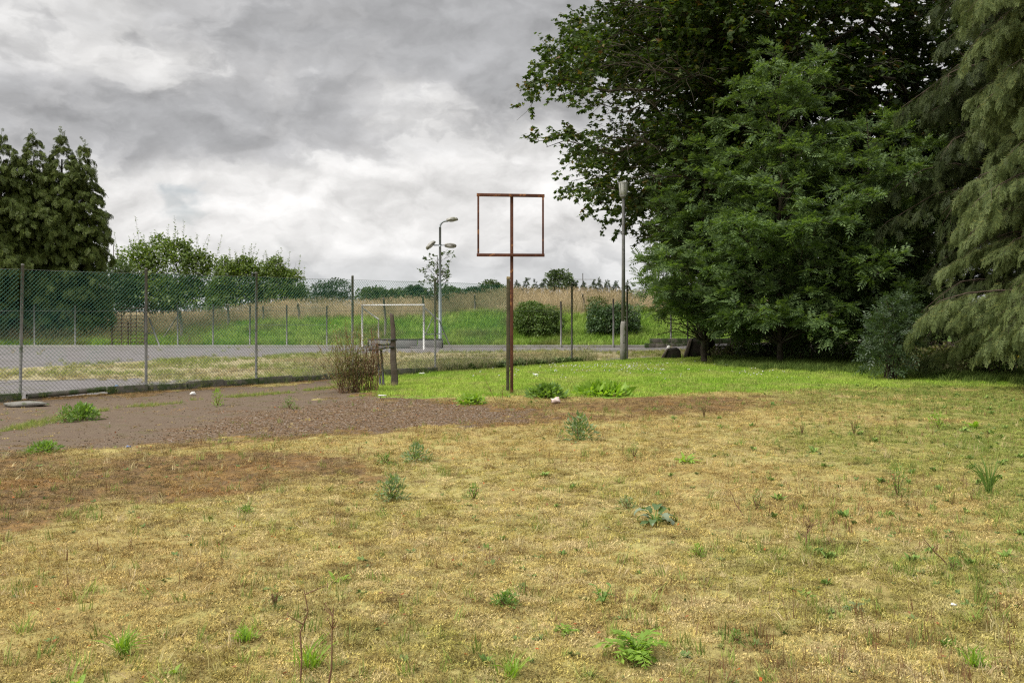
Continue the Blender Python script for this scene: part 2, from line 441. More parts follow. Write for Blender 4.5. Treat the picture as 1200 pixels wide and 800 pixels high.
M = dict(
    rust=rough_mat('rust', (.055, .024, .016), (.125, .05, .028), 3, .85, .15, 18, .2, spots=((.25, .11, .045), 6, .55, .66)),
    rusty_grid=rough_mat('rusty_grid', (.03, .02, .014), (.07, .035, .02), 6, .85),
    galv=rough_mat('galv', (.13, .125, .12), (.23, .225, .215), 4, .6, .15, 50, .4, .3, spots=((.10, .12, .08), 2.5, .55, .7)),
    galv_blue=rough_mat('galv_blue', (.21, .235, .25), (.30, .32, .33), 2, .5, .1, 40, .5, .35),
    post_grey=rough_mat('post_grey', (.13, .13, .12), (.24, .235, .215), 3, .75, .2, 60, .3, spots=((.07, .095, .05), 4, .52, .65)),
    post_dark=rough_mat('post_dark', (.035, .034, .03), (.075, .07, .06), 3, .75, .2, 60),
    wire_green=rough_mat('wire_green', (.012, .085, .055), (.035, .12, .085), 3, .45, 0, 60, .4, spots=((.10, .10, .09), 1.6, .46, .6)),
    wire_grey=rough_mat('wire_grey', (.14, .14, .13), (.22, .22, .20), 3, .5, 0, 60, .4),
    line_wire=rough_mat('line_wire', (.08, .10, .08), (.16, .17, .15), 3, .5, 0, 60, .4),
    white_paint=rough_mat('white_paint', (.52, .51, .49), (.70, .69, .67), 6, .5, .2, 40, .4, spots=((.17, .075, .04), 4.5, .62, .66)),
    grey_strut=rough_mat('grey_strut', (.16, .155, .15), (.30, .29, .28), 6, .6, .2, 40, .4, spots=((.14, .07, .04), 5, .58, .66)),
    concrete=rough_mat('concrete', (.16, .15, .13), (.27, .26, .235), 3, .9, .5, 40, .2, spots=((.09, .105, .05), 4, .5, .66)),
    mossy_concrete=rough_mat('mossy_concrete', (.10, .092, .078), (.18, .165, .135), 2.2, .95, .6, 30, .15, spots=((.05, .075, .028), 3, .42, .6)),
    kerb_stone=rough_mat('kerb_stone', (.28, .27, .25), (.40, .385, .35), 2, .9, .4, 40, .2),
    board=rough_mat('board', (.20, .195, .19), (.30, .29, .285), 2.5, .8, .2, 40, .2, spots=((.12, .08, .06), 5, .58, .7)),
    black_iron=rough_mat('black_iron', (.02, .021, .02), (.05, .05, .045), 6, .6, .2, 60, .4),
    lantern=rough_mat('lantern', (.46, .46, .44), (.60, .60, .58), 3, .35, .05, 40, .5),
    lamp_shell=rough_mat('lamp_shell', (.22, .215, .19), (.36, .35, .31), 5, .5, .1, 40, .5, spots=((.12, .12, .07), 5, .5, .65)),
    lamp_glass=rough_mat('lamp_glass', (.30, .29, .26), (.46, .45, .42), 6, .2, .05, 40, .6, spots=((.10, .09, .06), 6, .5, .66)),
    wood_post=rough_mat('wood_post', (.065, .05, .038), (.13, .105, .085), 5, .9, .6, 45, .15, dist=.02),
    olive_wood=rough_mat('olive_wood', (.05, .045, .026), (.10, .085, .05), 4, .9, .5, 45, .15, spots=((.10, .095, .06), 4, .52, .66)),
    yellow_cap=rough_mat('yellow_cap', (.24, .19, .10), (.32, .26, .15), 12, .9, .5, 45, .15),
    dark_slab=rough_mat('dark_slab', (.018, .016, .012), (.045, .038, .03), 3, .95, .7, 18, .1, spots=((.03, .045, .018), 4, .5, .68), dist=.03),
    slab_edge=rough_mat('slab_edge', (.08, .065, .05), (.13, .11, .085), 5, .95, .7, 25, .1, dist=.03),
    bark=rough_mat('bark', (.035, .028, .02), (.085, .07, .052), 4, .95, .8, 22, .1, spots=((.05, .065, .03), 2, .5, .66), dist=.04),
    bark_brown=rough_mat('bark_brown', (.06, .045, .033), (.13, .10, .075), 6, .95, .6, 30, .1, dist=.03),
    twig=rough_mat('twig', (.10, .07, .045), (.19, .14, .09), 8, .9, .3, 60, .1),
    old_post=rough_mat('old_post', (.13, .115, .095), (.22, .20, .17), 4, .95, .5, 30, .1),
    dock_stem=rough_mat('dock_stem', (.14, .075, .045), (.24, .14, .085), 9, .9, .3, 60, .1),
    litter_white=rough_mat('litter_white', (.60, .585, .56), (.78, .77, .74), 8, .7, .2, 40, .3),
    litter_pink=rough_mat('litter_pink', (.56, .42, .37), (.72, .60, .54), 20, .8, .2, 60, .3),
    litter_blue=rough_mat('litter_blue', (.09, .15, .35), (.15, .24, .48), 8, .5, .1, 40, .4),
)
L_ = lambda *c: [(i / (len(c) - 1), q) for i, q in enumerate(c)]
M.update(
    sycamore=leaf_mat('sycamore_leaf', [(0, (.026, .045, .010)), (.45, (.042, .074, .014)), (.85, (.062, .098, .020)), (.95, (.13, .15, .03)), (1, (.13, .07, .03))], .6, .34, .25, .35),
    ash=leaf_mat('ash_leaf', L_((.055, .09, .038), (.10, .158, .055), (.175, .245, .09)), .62, .35, .22, .35),
    elder=leaf_mat('elder_leaf', L_((.035, .06, .025), (.055, .088, .038), (.075, .115, .05)), .5, .25, .4, .25),
    cypress=spray_mat('cypress_spray', (.215, .26, .10)),
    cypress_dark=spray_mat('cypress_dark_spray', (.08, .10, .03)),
    leylandii=spray_mat('leylandii_spray', (.12, .135, .03)),
    far_spruce=spray_mat('spruce_spray', (.06, .08, .035)),
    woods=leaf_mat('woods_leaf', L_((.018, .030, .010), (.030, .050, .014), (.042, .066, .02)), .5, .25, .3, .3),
    bright_bush=leaf_mat('bright_bush_leaf', L_((.075, .12, .022), (.115, .175, .035), (.17, .22, .055)), .5, .32, .35, .3, patch_scale=.8),
    far_bush=leaf_mat('far_bush_leaf', L_((.042, .072, .026), (.062, .10, .036), (.09, .125, .045)), .5, .3, .3, .3),
    far_dark=leaf_mat('far_dark_leaf', L_((.026, .046, .02), (.04, .066, .028), (.052, .082, .034)), .55, .25, .3, .3),
    hedge=leaf_mat('hedge_leaf', L_((.055, .10, .018), (.09, .15, .03), (.14, .20, .045)), .5, .25, .35, .35, patch_scale=1.2),
    hedge_blue=leaf_mat('hedge_blue_leaf', L_((.04, .08, .026), (.065, .12, .042), (.095, .16, .06)), .45, .22, .4, .3, patch_scale=1.2),
    weed=leaf_mat('weed_leaf', L_((.10, .175, .04), (.15, .245, .055), (.21, .32, .085)), .55, .35, .3, .2),
    bright_weed=leaf_mat('bright_weed_leaf', L_((.16, .27, .035), (.23, .36, .05), (.30, .42, .08)), .55, .38, .3, .2),
    grey_weed=leaf_mat('grey_weed_leaf', L_((.13, .19, .08), (.18, .25, .115), (.25, .32, .165)), .65, .3, .25, .2),
    burdock=leaf_mat('burdock_leaf', L_((.05, .10, .025), (.075, .135, .035), (.10, .16, .05)), .38, .3, .5, .2),
    burdock_grey=leaf_mat('burdock_grey_leaf', L_((.13, .17, .10), (.18, .225, .14), (.24, .28, .19)), .5, .2, .4, .15),
    dock_leaf=leaf_mat('dock_leaf', L_((.14, .17, .06), (.22, .225, .09), (.28, .21, .12)), .6, .3, .25, .25),
    dead_leaf=leaf_mat('dead_leaf', L_((.16, .045, .015), (.30, .09, .02), (.22, .11, .05)), .7, .25, .2, .2, backlight=(1.4, 1.1, .8)),
    bramble=leaf_mat('bramble_leaf', L_((.07, .095, .028), (.12, .14, .045), (.19, .165, .075)), .6, .25, .25, .35),
    ragwort=leaf_mat('ragwort_flower', L_((.55, .40, .03), (.65, .50, .04), (.6, .45, .05)), .6, .3, .2, .1),
    tint=tint_mat('grass_blade'), tint_moss=tint_mat('moss_strand', rough=.85, trans=.15, var=.42),
    white_petal=rough_mat('white_petal', (.62, .62, .60), (.78, .78, .75), 8, .7, 0, 40, .2),
)

# ---------------------------------------------------------------- ground zones (world metres; outlines read off the photograph)
def FX(y): return -8.9 + .8523 * (y - 17.95)          # x of the near fence line at distance y
def fence_y(px): return 24.2 / (.8523 - (px - 600) / FOC)
g2 = lambda *pts: np.array([G(a, b)[:2] for a, b in pts])
Z_PATH = np.vstack([[[FX(8.5) - .0, 8.5], [FX(17.95) + .1, 17.95]], g2((171, 460), (300, 451), (396, 445.5), (412, 454), (432, 466), (470, 471), (540, 474), (610, 480), (622, 486), (590, 494), (500, 502),
                    (300, 513), (200, 520), (80, 525), (0, 528), (-200, 533), (-600, 545))])
Z_GRAVEL = g2((330, 474), (420, 466), (470, 470), (540, 473), (612, 479), (640, 488), (590, 496), (500, 503), (300, 513), (160, 519), (200, 500))
Z_SEAM = g2((-60, 528), (0, 505), (70, 487), (130, 478), (250, 465), (330, 459), (398, 452))
Z_BROWN1 = g2((-300, 530), (0, 525), (150, 521), (330, 522), (440, 536), (420, 560), (300, 575), (170, 585), (110, 600), (0, 625), (-300, 640))
Z_BROWN2 = g2((400, 463), (470, 466), (600, 470), (720, 464), (880, 462), (940, 472), (860, 486), (700, 489), (640, 492), (600, 484), (480, 472))
Z_LAWN = np.vstack([g2((448, 463), (520, 464.5), (600, 463), (700, 464.5), (800, 462), (870, 459), (960, 453), (1060, 450), (1200, 452), (1700, 455), (1900, 410)), [[40, 60], [FX(50), 50], [FX(24) + .1, 24]]])
Z_WOOD = np.vstack([g2((800, 419), (850, 424), (900, 428.5), (980, 430), (1040, 434), (1100, 440), (1200, 446), (1700, 450)), [[40, 60], [8, 60], [6.5, 42]]])
Z_GREEN = g2((800, 450), (920, 468), (985, 490), (1030, 530), (1080, 590), (1140, 650), (1230, 720), (1500, 800), (1700, 800), (1700, 440), (1000, 446))
COURT_Y = 43.4
Z_STRIP = np.vstack([g2((-500, 433), (0, 431), (120, 425), (300, 416.5), (480, 412), (740, 411), (860, 411)), [[FX(36), 36], [FX(26), 26], [FX(21.8), 21.8]], g2((260, 449), (150, 446.5), (0, 447), (-500, 448))])
def zones(X, Y):
    n1 = fbm(X, Y, .55, 5) - .5; n2 = fbm(X + 40, Y + 11, 1.7, 4) - .5; n3 = fbm(X + 7, Y + 90, 6.0, 3) - .5
    z = {}
    kerb = sstep(.75, .25, X - FX(Y)) * sstep(.40, .56, fbm(X + 2, Y, 2.4, 3))
    z['path'] = sstep(-.5, .4, sdist(X, Y, Z_PATH) + n1 * 1.7 + n2 * 1.9 + n3 * 1.2) * (1 - .9 * kerb)
    z['gravel'] = sstep(-1.3, 1.2, sdist(X, Y, Z_GRAVEL) + n1 * 2.2 + n2 * 1.6)
    z['brown'] = np.maximum(sstep(-.7, .5, sdist(X, Y, Z_BROWN1) + n1 * 3.0 + n2 * 1.2), sstep(-.9, .8, sdist(X, Y, Z_BROWN2) + n1 * 2.2 + n2 * 1.8) * .9)
    z['brown'] = np.maximum(z['brown'] * (.6 + .4 * sstep(.36, .56, fbm(X + 13, Y, 1.3, 4))), kerb)
    sdp = sdist(X, Y, Z_PATH) + n1 * 1.2 + n2 * .8
    z['brown'] = np.maximum(z['brown'], sstep(-1.5, -.1, sdp) * .85 * sstep(6.5, 3.0, X) * sstep(.30, .48, fbm(X + 21, Y, 1.1, 4)))
    z['lawn'] = sstep(-.7 - .9 * sstep(3, 8, X), .5, sdist(X, Y, Z_LAWN) + n1 * .8 + n2 * 1.2 + n3 * .5)
    z['wood'] = sstep(-.5, .5, sdist(X, Y, Z_WOOD) + n2 * .8)
    z['green'] = sstep(-1.6, 2.2, sdist(X, Y, Z_GREEN) + n1 * 3.6 + n2 * 1.8) * .92
    near = sstep(7.0, 4.6, Y) * sstep(.42, .62, fbm(X + 3, Y, 1.1, 4))
    z['green'] = np.maximum(z['green'], near * .22)
    z['court'] = ((X < FX(Y) - .12) & (Y < COURT_Y)).astype(float)
    z['strip'] = sstep(-.9, 1.4, sdist(X, Y, Z_STRIP) + n1 * 3.6 + n2 * 2.0) * z['court']
    c = z['court']
    for k in ('path', 'gravel', 'brown', 'lawn', 'green', 'wood'): z[k] = z[k] * (1 - c)
    z['wood'] = z['wood'] * (1 - 0)
    z['lawn'] *= (1 - z['wood'] * .9)
    return z
def gheight(X, Y):
    z = (fbm(X, Y, .16, 3) - .5) * .10 + (fbm(X + 5, Y, 1.3, 3) - .5) * .035
    f = sstep(26, 13, Y)
    z = z + f * ((fbm(X, Y + 33, 5.0, 3) - .5) * .045 + (fbm(X + 8, Y, 13., 2) - .5) * .018)
    hard = sstep(-.3, .5, sdist(X, Y, Z_PATH)); 
    crt = sstep(.2, .6, FX(Y) - X) * sstep(46, 44, Y)
    z = z * (1 - .75 * np.maximum(hard, crt)) - .03 * hard
    wood = sstep(-1, 3, sdist(X, Y, Z_WOOD)); z = z + .18 * wood
    return z * sstep(70, 45, np.abs(X) * .8 + np.maximum(Y - 20, 0) * .4)

def axis(*segs):
    out = []
    for a, b, s in segs: out.append(np.arange(a, b, s))
    out.append([segs[-1][1]]); return np.concatenate(out)
def build_ground():
    xs = axis((-900, -200, 100), (-200, -60, 14), (-60, -20, 1.2), (-20, -9, .3), (-9, 10, .085), (10, 20, .3), (20, 60, 1.2), (60, 200, 14), (200, 900, 100))
    ys = axis((-300, -20, 40), (-20, 0, 2), (0, 3.2, .25), (3.2, 8, .055), (8, 15, .085), (15, 24, .14), (24, 36, .3), (36, 50, .7), (50, 120, 8), (120, 1600, 120))
    X, Y = np.meshgrid(xs, ys); nx, ny = len(xs), len(ys)
    Zh = gheight(X, Y); z = zones(X, Y)
    V = np.stack([X, Y, Zh], -1).reshape(-1, 3)
    A = np.stack([z['path'], z['gravel'], z['brown'], z['lawn']], -1).reshape(-1, 4)
    B = np.stack([z['green'], z['strip'], z['wood'], z['court']], -1).reshape(-1, 4)
    i = (np.arange(ny - 1)[:, None] * nx + np.arange(nx - 1)[None]).ravel()
    F = np.stack([i, i + 1, i + nx + 1, i + nx], -1)
    av = lambda k: z[k].reshape(-1)[F].mean(1)
    who = np.zeros(len(F), int)
    who[(av('lawn') > .5)] = 1
    who[(av('path') > .5)] = 2
    who[(av('court') > .5)] = 3
    for k, nm in enumerate(('ground', 'lawn', 'path', 'court')):
        f = F[who == k]; u, inv = np.unique(f, return_inverse=True)
        me = np_mesh(nm, V[u], [inv.reshape(-1, 4)], GROUND, True, {'za': ('FLOAT_COLOR', 'color', A[u]), 'zb': ('FLOAT_COLOR', 'color', B[u])})
        o = bpy.data.objects.new(nm, me); COL.objects.link(o); tag(o, kind='structure')
def ground_mat():
    m, t, b = mat('ground_cover')
    oc = t.node('ShaderNodeTexCoord').outputs['Object']
    za, zb = t.attr('za'), t.attr('zb')
    sa = t.node('ShaderNodeSeparateColor'); t.put(sa.inputs[0], za.outputs['Color'])
    sb = t.node('ShaderNodeSeparateColor'); t.put(sb.inputs[0], zb.outputs['Color'])
    path, grav, brown = sa.outputs; lawn = za.outputs['Alpha']
    green, strip, wood = sb.outputs; court = zb.outputs['Alpha']
    n05 = t.noise(oc, .55, 6, .6); n3 = t.noise(oc, 3.0, 6, .62); n12 = t.noise(oc, 14.0, 6, .66); n60 = t.noise(oc, 70.0, 4, .7); n200 = t.noise(oc, 240., 3, .7)
    # moss and thatch
    moss = t.ramp(t.math('ADD', t.math('MULTIPLY', n3, .55), t.math('MULTIPLY', n12, .45)),
                  [(.30, (.12, .08, .036)), (.40, (.22, .175, .07)), (.52, (.32, .28, .105)), (.62, (.35, .325, .12)), (.76, (.41, .36, .185))])
    moss = t.mix(t.step(n05, .42, .62, 0, .4), moss, (.34, .25, .09))
    moss = t.mix(t.math('MULTIPLY', green, t.step(n12, .35, .6)), moss, (.15, .17, .035))
    # brown, half-dead moss over old tarmac
    bm = t.ramp(t.math('ADD', t.math('MULTIPLY', n3, .5), t.math('MULTIPLY', n12, .5)),
                [(.32, (.06, .042, .026)), (.46, (.13, .085, .042)), (.58, (.24, .145, .055)), (.72, (.36, .255, .11))])
    fb = t.step(t.math('ADD', brown, t.math('MULTIPLY', t.math('SUBTRACT', n12, .5), .8)), .35, .65)
    col = t.mix(fb, moss, bm)
    # tarmac, with loose stones where it breaks up
    vo = t.node('ShaderNodeTexVoronoi'); vo.inputs['Scale'].default_value = 55; t.put(vo.inputs['Vector'], oc)
    vs = t.node('ShaderNodeSeparateColor'); t.put(vs.inputs[0], vo.outputs['Color'])
    tar = t.ramp(n60, [(.25, (.072, .053, .037)), (.5, (.132, .099, .068)), (.75, (.20, .153, .11))])
    tar = t.mix(t.step(n3, .40, .66, 0, .6), tar, (.12, .085, .062))
    def cracks(scale, width):
        q = t.node('ShaderNodeTexVoronoi', feature='DISTANCE_TO_EDGE'); q.inputs['Scale'].default_value = scale
        t.put(q.inputs['Vector'], t.vec('ADD', oc, t.vec('SCALE', t.vec('SUBTRACT', t.noise(oc, 1.3, 5, .65, col=True), (.5, .5, .5)), .9)))
        return t.math('MULTIPLY', t.step(q.outputs['Distance'], width, width * .35), t.step(n3, .42, .58))
    tar = t.mix(t.math('MULTIPLY', cracks(.55, .016), .8), tar, (.10, .095, .035))
    grv = t.ramp(vs.outputs[0], [(0, (.035, .024, .017)), (.5, (.108, .069, .036)), (.85, (.18, .122, .07)), (1, (.36, .32, .28))])
    grv = t.mix(t.step(n12, .52, .64, 0, .75), grv, (.15, .075, .032))
    tar = t.mix(t.step(t.math('ADD', grav, t.math('MULTIPLY', t.math('SUBTRACT', n3, .5), .7)), .3, .7), tar, grv)
    fp = t.step(t.math('ADD', path, t.math('MULTIPLY', t.math('SUBTRACT', n12, .5), .9)), .38, .62)
    col = t.mix(fp, col, tar)
    # lawn soil and green thatch between blades
    lw = t.ramp(n12, [(.3, (.09, .15, .022)), (.55, (.17, .27, .035)), (.75, (.26, .32, .07))])
    col = t.mix(t.step(t.math('ADD', lawn, t.math('MULTIPLY', t.math('SUBTRACT', n12, .5), .6)), .35, .65), col, lw)
    # leaf litter under the trees
    lt = t.ramp(n12, [(.3, (.025, .017, .011)), (.55, (.06, .04, .026)), (.75, (.12, .075, .045))])
    col = t.mix(t.step(t.math('ADD', wood, t.math('MULTIPLY', t.math('SUBTRACT', n12, .5), .5)), .35, .65), col, lt)
    # old court surface with a belt of moss and dry weed
    ct = t.ramp(t.math('ADD', t.math('MULTIPLY', n60, .5), t.math('MULTIPLY', n3, .5)), [(.3, (.125, .115, .115)), (.5, (.175, .163, .163)), (.7, (.22, .205, .20))])
    ct = t.mix(t.step(n05, .5, .68, 0, .45), ct, (.13, .125, .12))
    ct = t.mix(t.math('MULTIPLY', cracks(.30, .012), .75), ct, (.12, .12, .06))
    ct = t.mix(t.step(t.noise(oc, 1.1, 6, .7), .52, .66, 0, .5), ct, (.105, .098, .09))
    sm = t.step(t.math('ADD', strip, t.math('MULTIPLY', t.math('SUBTRACT', n3, .5), .9)), .3, .75)
    st = t.ramp(n3, [(.3, (.19, .185, .075)), (.5, (.30, .26, .13)), (.7, (.40, .335, .21))])
    ct = t.mix(t.math('MULTIPLY', sm, .9), ct, st)
    col = t.mix(t.step(court, .4, .6), col, ct)
    fine = t.ramp(t.math('ADD', t.math('MULTIPLY', n60, .6), t.math('MULTIPLY', n200, .4)), [(.28, (.62, .60, .57)), (.5, (1, 1, 1)), (.72, (1.3, 1.28, 1.24))])
    col = t.mix(1.0, col, fine, 'MULTIPLY')
    t.put(b.inputs['Base Color'], col)
    b.inputs['Roughness'].default_value = .95; b.inputs['Specular IOR Level'].default_value = .12
    bp = t.node('ShaderNodeBump'); bp.inputs['Strength'].default_value = .7; bp.inputs['Distance'].default_value = .02
    t.put(bp.inputs['Height'], t.math('ADD', t.math('MULTIPLY', n12, 1.2), t.math('MULTIPLY', n60, .5)))
    t.put(b.inputs['Normal'], bp.outputs[0]); return m
GROUND = ground_mat()
build_ground()

# ---------------------------------------------------------------- grassy bank beyond the court
def bank_top(X): return 1.55 + .18 * np.sin(X * .21 + 1) - 1.0 * sstep(-11, -21, X) + .35 * sstep(-6, 2, X) - .12 * sstep(2, 9, X)
def bank_z(X, Y):
    foot = 44.2 + .25 * np.sin(X * .8)
    t = np.clip((Y - foot) / 9.0, 0, 1)
    s = t * t * (3 - 2 * t) * .55 + t * .45
    return bank_top(X) * s + (fbm(X, Y, .5, 3) - .5) * .35 * sstep(0, .3, t) + .002 * np.maximum(Y - 54, 0)
def build_bank():
    xs = axis((-400, -60, 40), (-60, -28, 4), (-28, 18, .5), (18, 50, 4), (50, 400, 40)); ys = axis((43.9, 55, .4), (55, 70, 3), (70, 400, 30))
    X, Y = np.meshgrid(xs, ys); nx, ny = len(xs), len(ys)
    Zz = bank_z(X, Y); Zz[0] = -.3
    V = np.stack([X, Y, Zz], -1).reshape(-1, 3)
    i = (np.arange(ny - 1)[:, None] * nx + np.arange(nx - 1)[None]).ravel(); F = np.stack([i, i + 1, i + nx + 1, i + nx], -1)
    m, t, b = mat('bank_turf')
    oc = t.node('ShaderNodeTexCoord').outputs['Object']
    g = t.ramp(t.noise(oc, 3, 5, .6), [(.3, (.07, .12, .03)), (.6, (.12, .18, .04)), (.8, (.20, .20, .08))])
    sz = t.node('ShaderNodeSeparateXYZ'); t.put(sz.inputs[0], oc)
    d = t.ramp(t.noise(oc, 3, 5, .6), [(.3, (.16, .12, .06)), (.7, (.30, .235, .135))])
    up = t.step(t.math('ADD', sz.outputs[1], t.math('MULTIPLY', t.noise(oc, .4, 4, .6), 3)), 50.6, 52.0)
    t.put(b.inputs['Base Color'], t.mix(up, g, d)); b.inputs['Roughness'].default_value = .95; b.inputs['Specular IOR Level'].default_value = .1
    o = bpy.data.objects.new('grass_bank', np_mesh('grass_bank', V, [F], m, True)); COL.objects.link(o); tag(o, kind='structure')
build_bank()

# ---------------------------------------------------------------- near chain-link fence
def wire_mat():
    m, t, b = mat('coated_wire')
    oc = t.node('ShaderNodeTexCoord').outputs['Object']
    sz = t.node('ShaderNodeSeparateXYZ'); t.put(sz.inputs[0], oc)
    n = t.noise(oc, 1.1, 4, .6)
    green = t.mix(t.noise(oc, 5, 3), (.010, .10, .062), (.035, .18, .12))
    grey = t.mix(t.noise(oc, 5, 3), (.09, .10, .085), (.17, .165, .15))
    f = t.step(t.math('ADD', sz.outputs[2], t.math('MULTIPLY', t.math('SUBTRACT', n, .5), 2.4)), .45, 1.25)
    t.put(b.inputs['Base Color'], t.mix(f, grey, green)); b.inputs['Roughness'].default_value = .5
    return m
M['coated_wire'] = wire_mat()
def lattice(A, B, z0, z1, pitch, rad, seed, wav=.035, segs=6):
    """two crossing sets of wires between two posts, a little slack, wires stay on one wavy sheet"""
    A = np.asarray(A[:2], float); B = np.asarray(B[:2], float); Lh = np.linalg.norm(B - A); H = z1 - z0
    d = (B - A) / Lh; nn = np.array([-d[1], d[0]]); mb = MB()
    def sheet(u, v, off):
        q = wav * np.sin(u * 3.1 + seed) * np.sin(v * 2.2 + seed * 2) + off
        du = .25 * pitch * np.sin(v * 3.7 + u * 1.3 + seed)
        xy = A + (u + du * np.sin(np.pi * u / Lh))[:, None] * d + q[:, None] * nn
        return np.column_stack([xy, z0 + v + .012 * np.sin(u * 2.3 + seed) * v / H])
    for sgn, off in ((1, rad), (-1, -rad)):
        k0 = -H if sgn > 0 else 0; k1 = Lh if sgn > 0 else Lh + H
        for c in np.arange(k0, k1, pitch):
            v = np.array([0, H]); u = c + sgn * v
            lo = max(0, min(u)); hi = min(Lh, max(u))
            if hi - lo < pitch * .4: continue
            uu = np.linspace(lo, hi, segs); vv = (uu - c) * sgn
            mb.tube(sheet(uu, vv, off), rad, 3, caps=False)
    return mb
def chain_fence():
    ys = [12.4, 14.2, 16.05] + [fence_y(px) for px in (23, 171, 300, 413, 510, 597, 670, 735)] + [35.8, 38.6]
    root = thing('chain_link_fence', 'tall green chain-link fence on slim grey posts between the path and the old court', 'fence', (FX(ys[3]), ys[3], 0))
    pts = [np.array([FX(y), y]) for y in ys]
    lean = [0, .01, 0, .05, .0, .005, 0, -.01, 0, .01, .0, .02, 0]
    for i, (p, y) in enumerate(zip(pts, ys)):
        mb = MB(); h = 2.43 if y < 35 else 2.3
        d = np.array([.65, .76])
        a = [p[0], p[1], -.2]; b = [p[0] + lean[i] * .65, p[1] + lean[i] * .76, h]
        mb.tube([a, [(a[j] + b[j]) / 2 for j in range(3)], b], .029, 8)
        mb.tube([b, [b[0], b[1], h + .02]], [.033, .02], 8)
        mb.build('post', M['post_grey'] if y < 28 else M['post_dark'], root)
    for i in range(len(pts) - 1):
        if ys[i] < 28 and ys[i + 1] < 29:
            lattice(pts[i], pts[i + 1], .10, 2.34, .074, .0031, i * 1.7).build('chain_link_mesh', M['coated_wire'], root)
    for z in (.32, 1.60, 2.345):
        mb = MB(); off = np.array([.76, -.65]) * .034
        q = []
        for i in range(len(pts)):
            q.append([*(pts[i] + off), z])
            if i < len(pts) - 1: q.append([*((pts[i] + pts[i + 1]) / 2 + off), z - .015])
        mb.tube(q, .003, 4).build('line_wire', M['line_wire'], root)
    # edging stones under the mesh, one length per bay
    kr = thing('kerb', None, None, (FX(ys[3]), ys[3], 0)); tag(kr, kind='structure')
    for i in range(len(pts) - 1):
        if ys[i] > 24.5: continue
        a, b = pts[i], pts[i + 1]; L = np.linalg.norm(b - a); ang = math.atan2(b[1] - a[1], b[0] - a[0])
        nsub = 3
        for s in range(nsub):
            if i == 3 and s < 2: continue          # missing below the second bay
            c = a + (b - a) * (s + .5) / nsub; hh = .13 + .02 * math.sin(i * 3 + s * 2)
            mb = MB().box((c[0] + .05, c[1] - .06, hh / 2 - .04), (L / nsub - .012, .075, hh + .08), ang, rx=.05 * math.sin(i + s))
            mb.build('edging_stone', M['mossy_concrete'], kr, bevel=.008)
    a, b = pts[3], pts[4]; c = a + (b - a) * .42; ang = math.atan2(b[1] - a[1], b[0] - a[0])
    t = MB().tube([[c[0] - .85 * math.cos(ang), c[1] - .85 * math.sin(ang) - .12, .05], [c[0], c[1] - .10, .075], [c[0] + .62 * math.cos(ang), c[1] + .62 * math.sin(ang) - .10, .10]], .05, 9).build('fallen_rail', M['mossy_concrete'], None)
    tag(t, 'fallen grey rail lying along the ground under the first bay of the fence', 'rail')
    q = G(23, 473.5)
    t = blob(MB(), (q[0] + .1, q[1] - .05, .01), (.36, .22, .05), 4.2).build('footing', M['concrete'])
    tag(t, 'flat pale lump of concrete at the foot of the leaning fence post', 'concrete lump')
chain_fence()

# ---------------------------------------------------------------- far fence, gate, kerb, walls
FY = 43.62
def far_fence():
    k = MB().box((-14, COURT_Y + .02, .03), (52, .10, .14), 0).build('kerb', M['kerb_stone'], None, bevel=.01); tag(k, kind='structure')
    xs = [-60, -5, 40, 88, 208, 250, 293, 336, 383]
    X = lambda px: (px - 600) / FOC * FY
    root = thing('low_wire_fence', 'low wire mesh fence on thin pale posts along the far edge of the court', 'fence', (X(250), FY, 0))
    for px in xs:
        MB().tube([[X(px) + .02 * math.sin(px), FY, -.1], [X(px), FY, 1.84 + .04 * math.sin(px * 3)]], .035, 7).build('post', M['galv'], root)
    for a, b in zip(xs[:-1], xs[1:]):
        if (a, b) == (88, 208): continue
        lattice((X(a), FY), (X(b), FY), .08, 1.74, .10, .0024, a, segs=4).build('chain_link_mesh', M['wire_green'], root)
    for z in (.1, 1.0, 1.76):
        MB().tube([[X(208), FY - .04, z], [X(383), FY - .04, z - .02]], .006, 4).build('line_wire', M['line_wire'], root)
    MB().tube([[X(174.5), FY, 1.28], [X(187), FY + .02, .02]], .035, 6).build('brace', M['galv'], root)
    MB().tube([[X(171.5), FY, .62], [X(180), FY + .02, .62]], .022, 6).build('brace', M['post_dark'], root)
    # grid gate
    gt = thing('grid_gate', 'rusty open steel grid gate beside the conifers across the court', 'gate', (X(150), FY, 0))
    x0, x1 = X(131), X(169.5); zt = 1.78
    for px, z1, r in ((131, 1.0, .03), (142.5, 1.5, .018), (150, 1.15, .028), (153.3, 1.75, .02), (159.5, 1.8, .018), (169.5, 1.85, .04)):
        MB().tube([[X(px), FY, .02], [X(px), FY, z1]], r, 6).build('upright', M['rusty_grid'], gt)
    for i, z in enumerate(np.linspace(.06, 1.72, 11)):
        xa = x0 if z < 1.05 else X(133 + 9 * (z - 1.0))
        MB().tube([[xa, FY - .03, z], [x1, FY - .03, z]], .016, 5).build('rail', M['rusty_grid'], gt)
    # single thin posts further along the same edge, no mesh left
    for px, y0, lab in ((657, 353, 'thin pale post in front of the left trimmed bush, at the court edge'), (718, 350, 'thin pale post in front of the right trimmed bush, at the court edge'),
                        (785, 357, 'thin rusty post in front of the low block wall under the trees')):
        z = EYE - (y0 - 364) / FOC * FY
        o = MB().tube([[X(px), FY - .25, -.1], [X(px) + .01, FY - .25, z * .5], [X(px), FY - .25, z]], .038, 7).build('thin_post', M['galv'])
        tag(o, lab, 'post', 'bare posts along the far court edge')
far_fence()
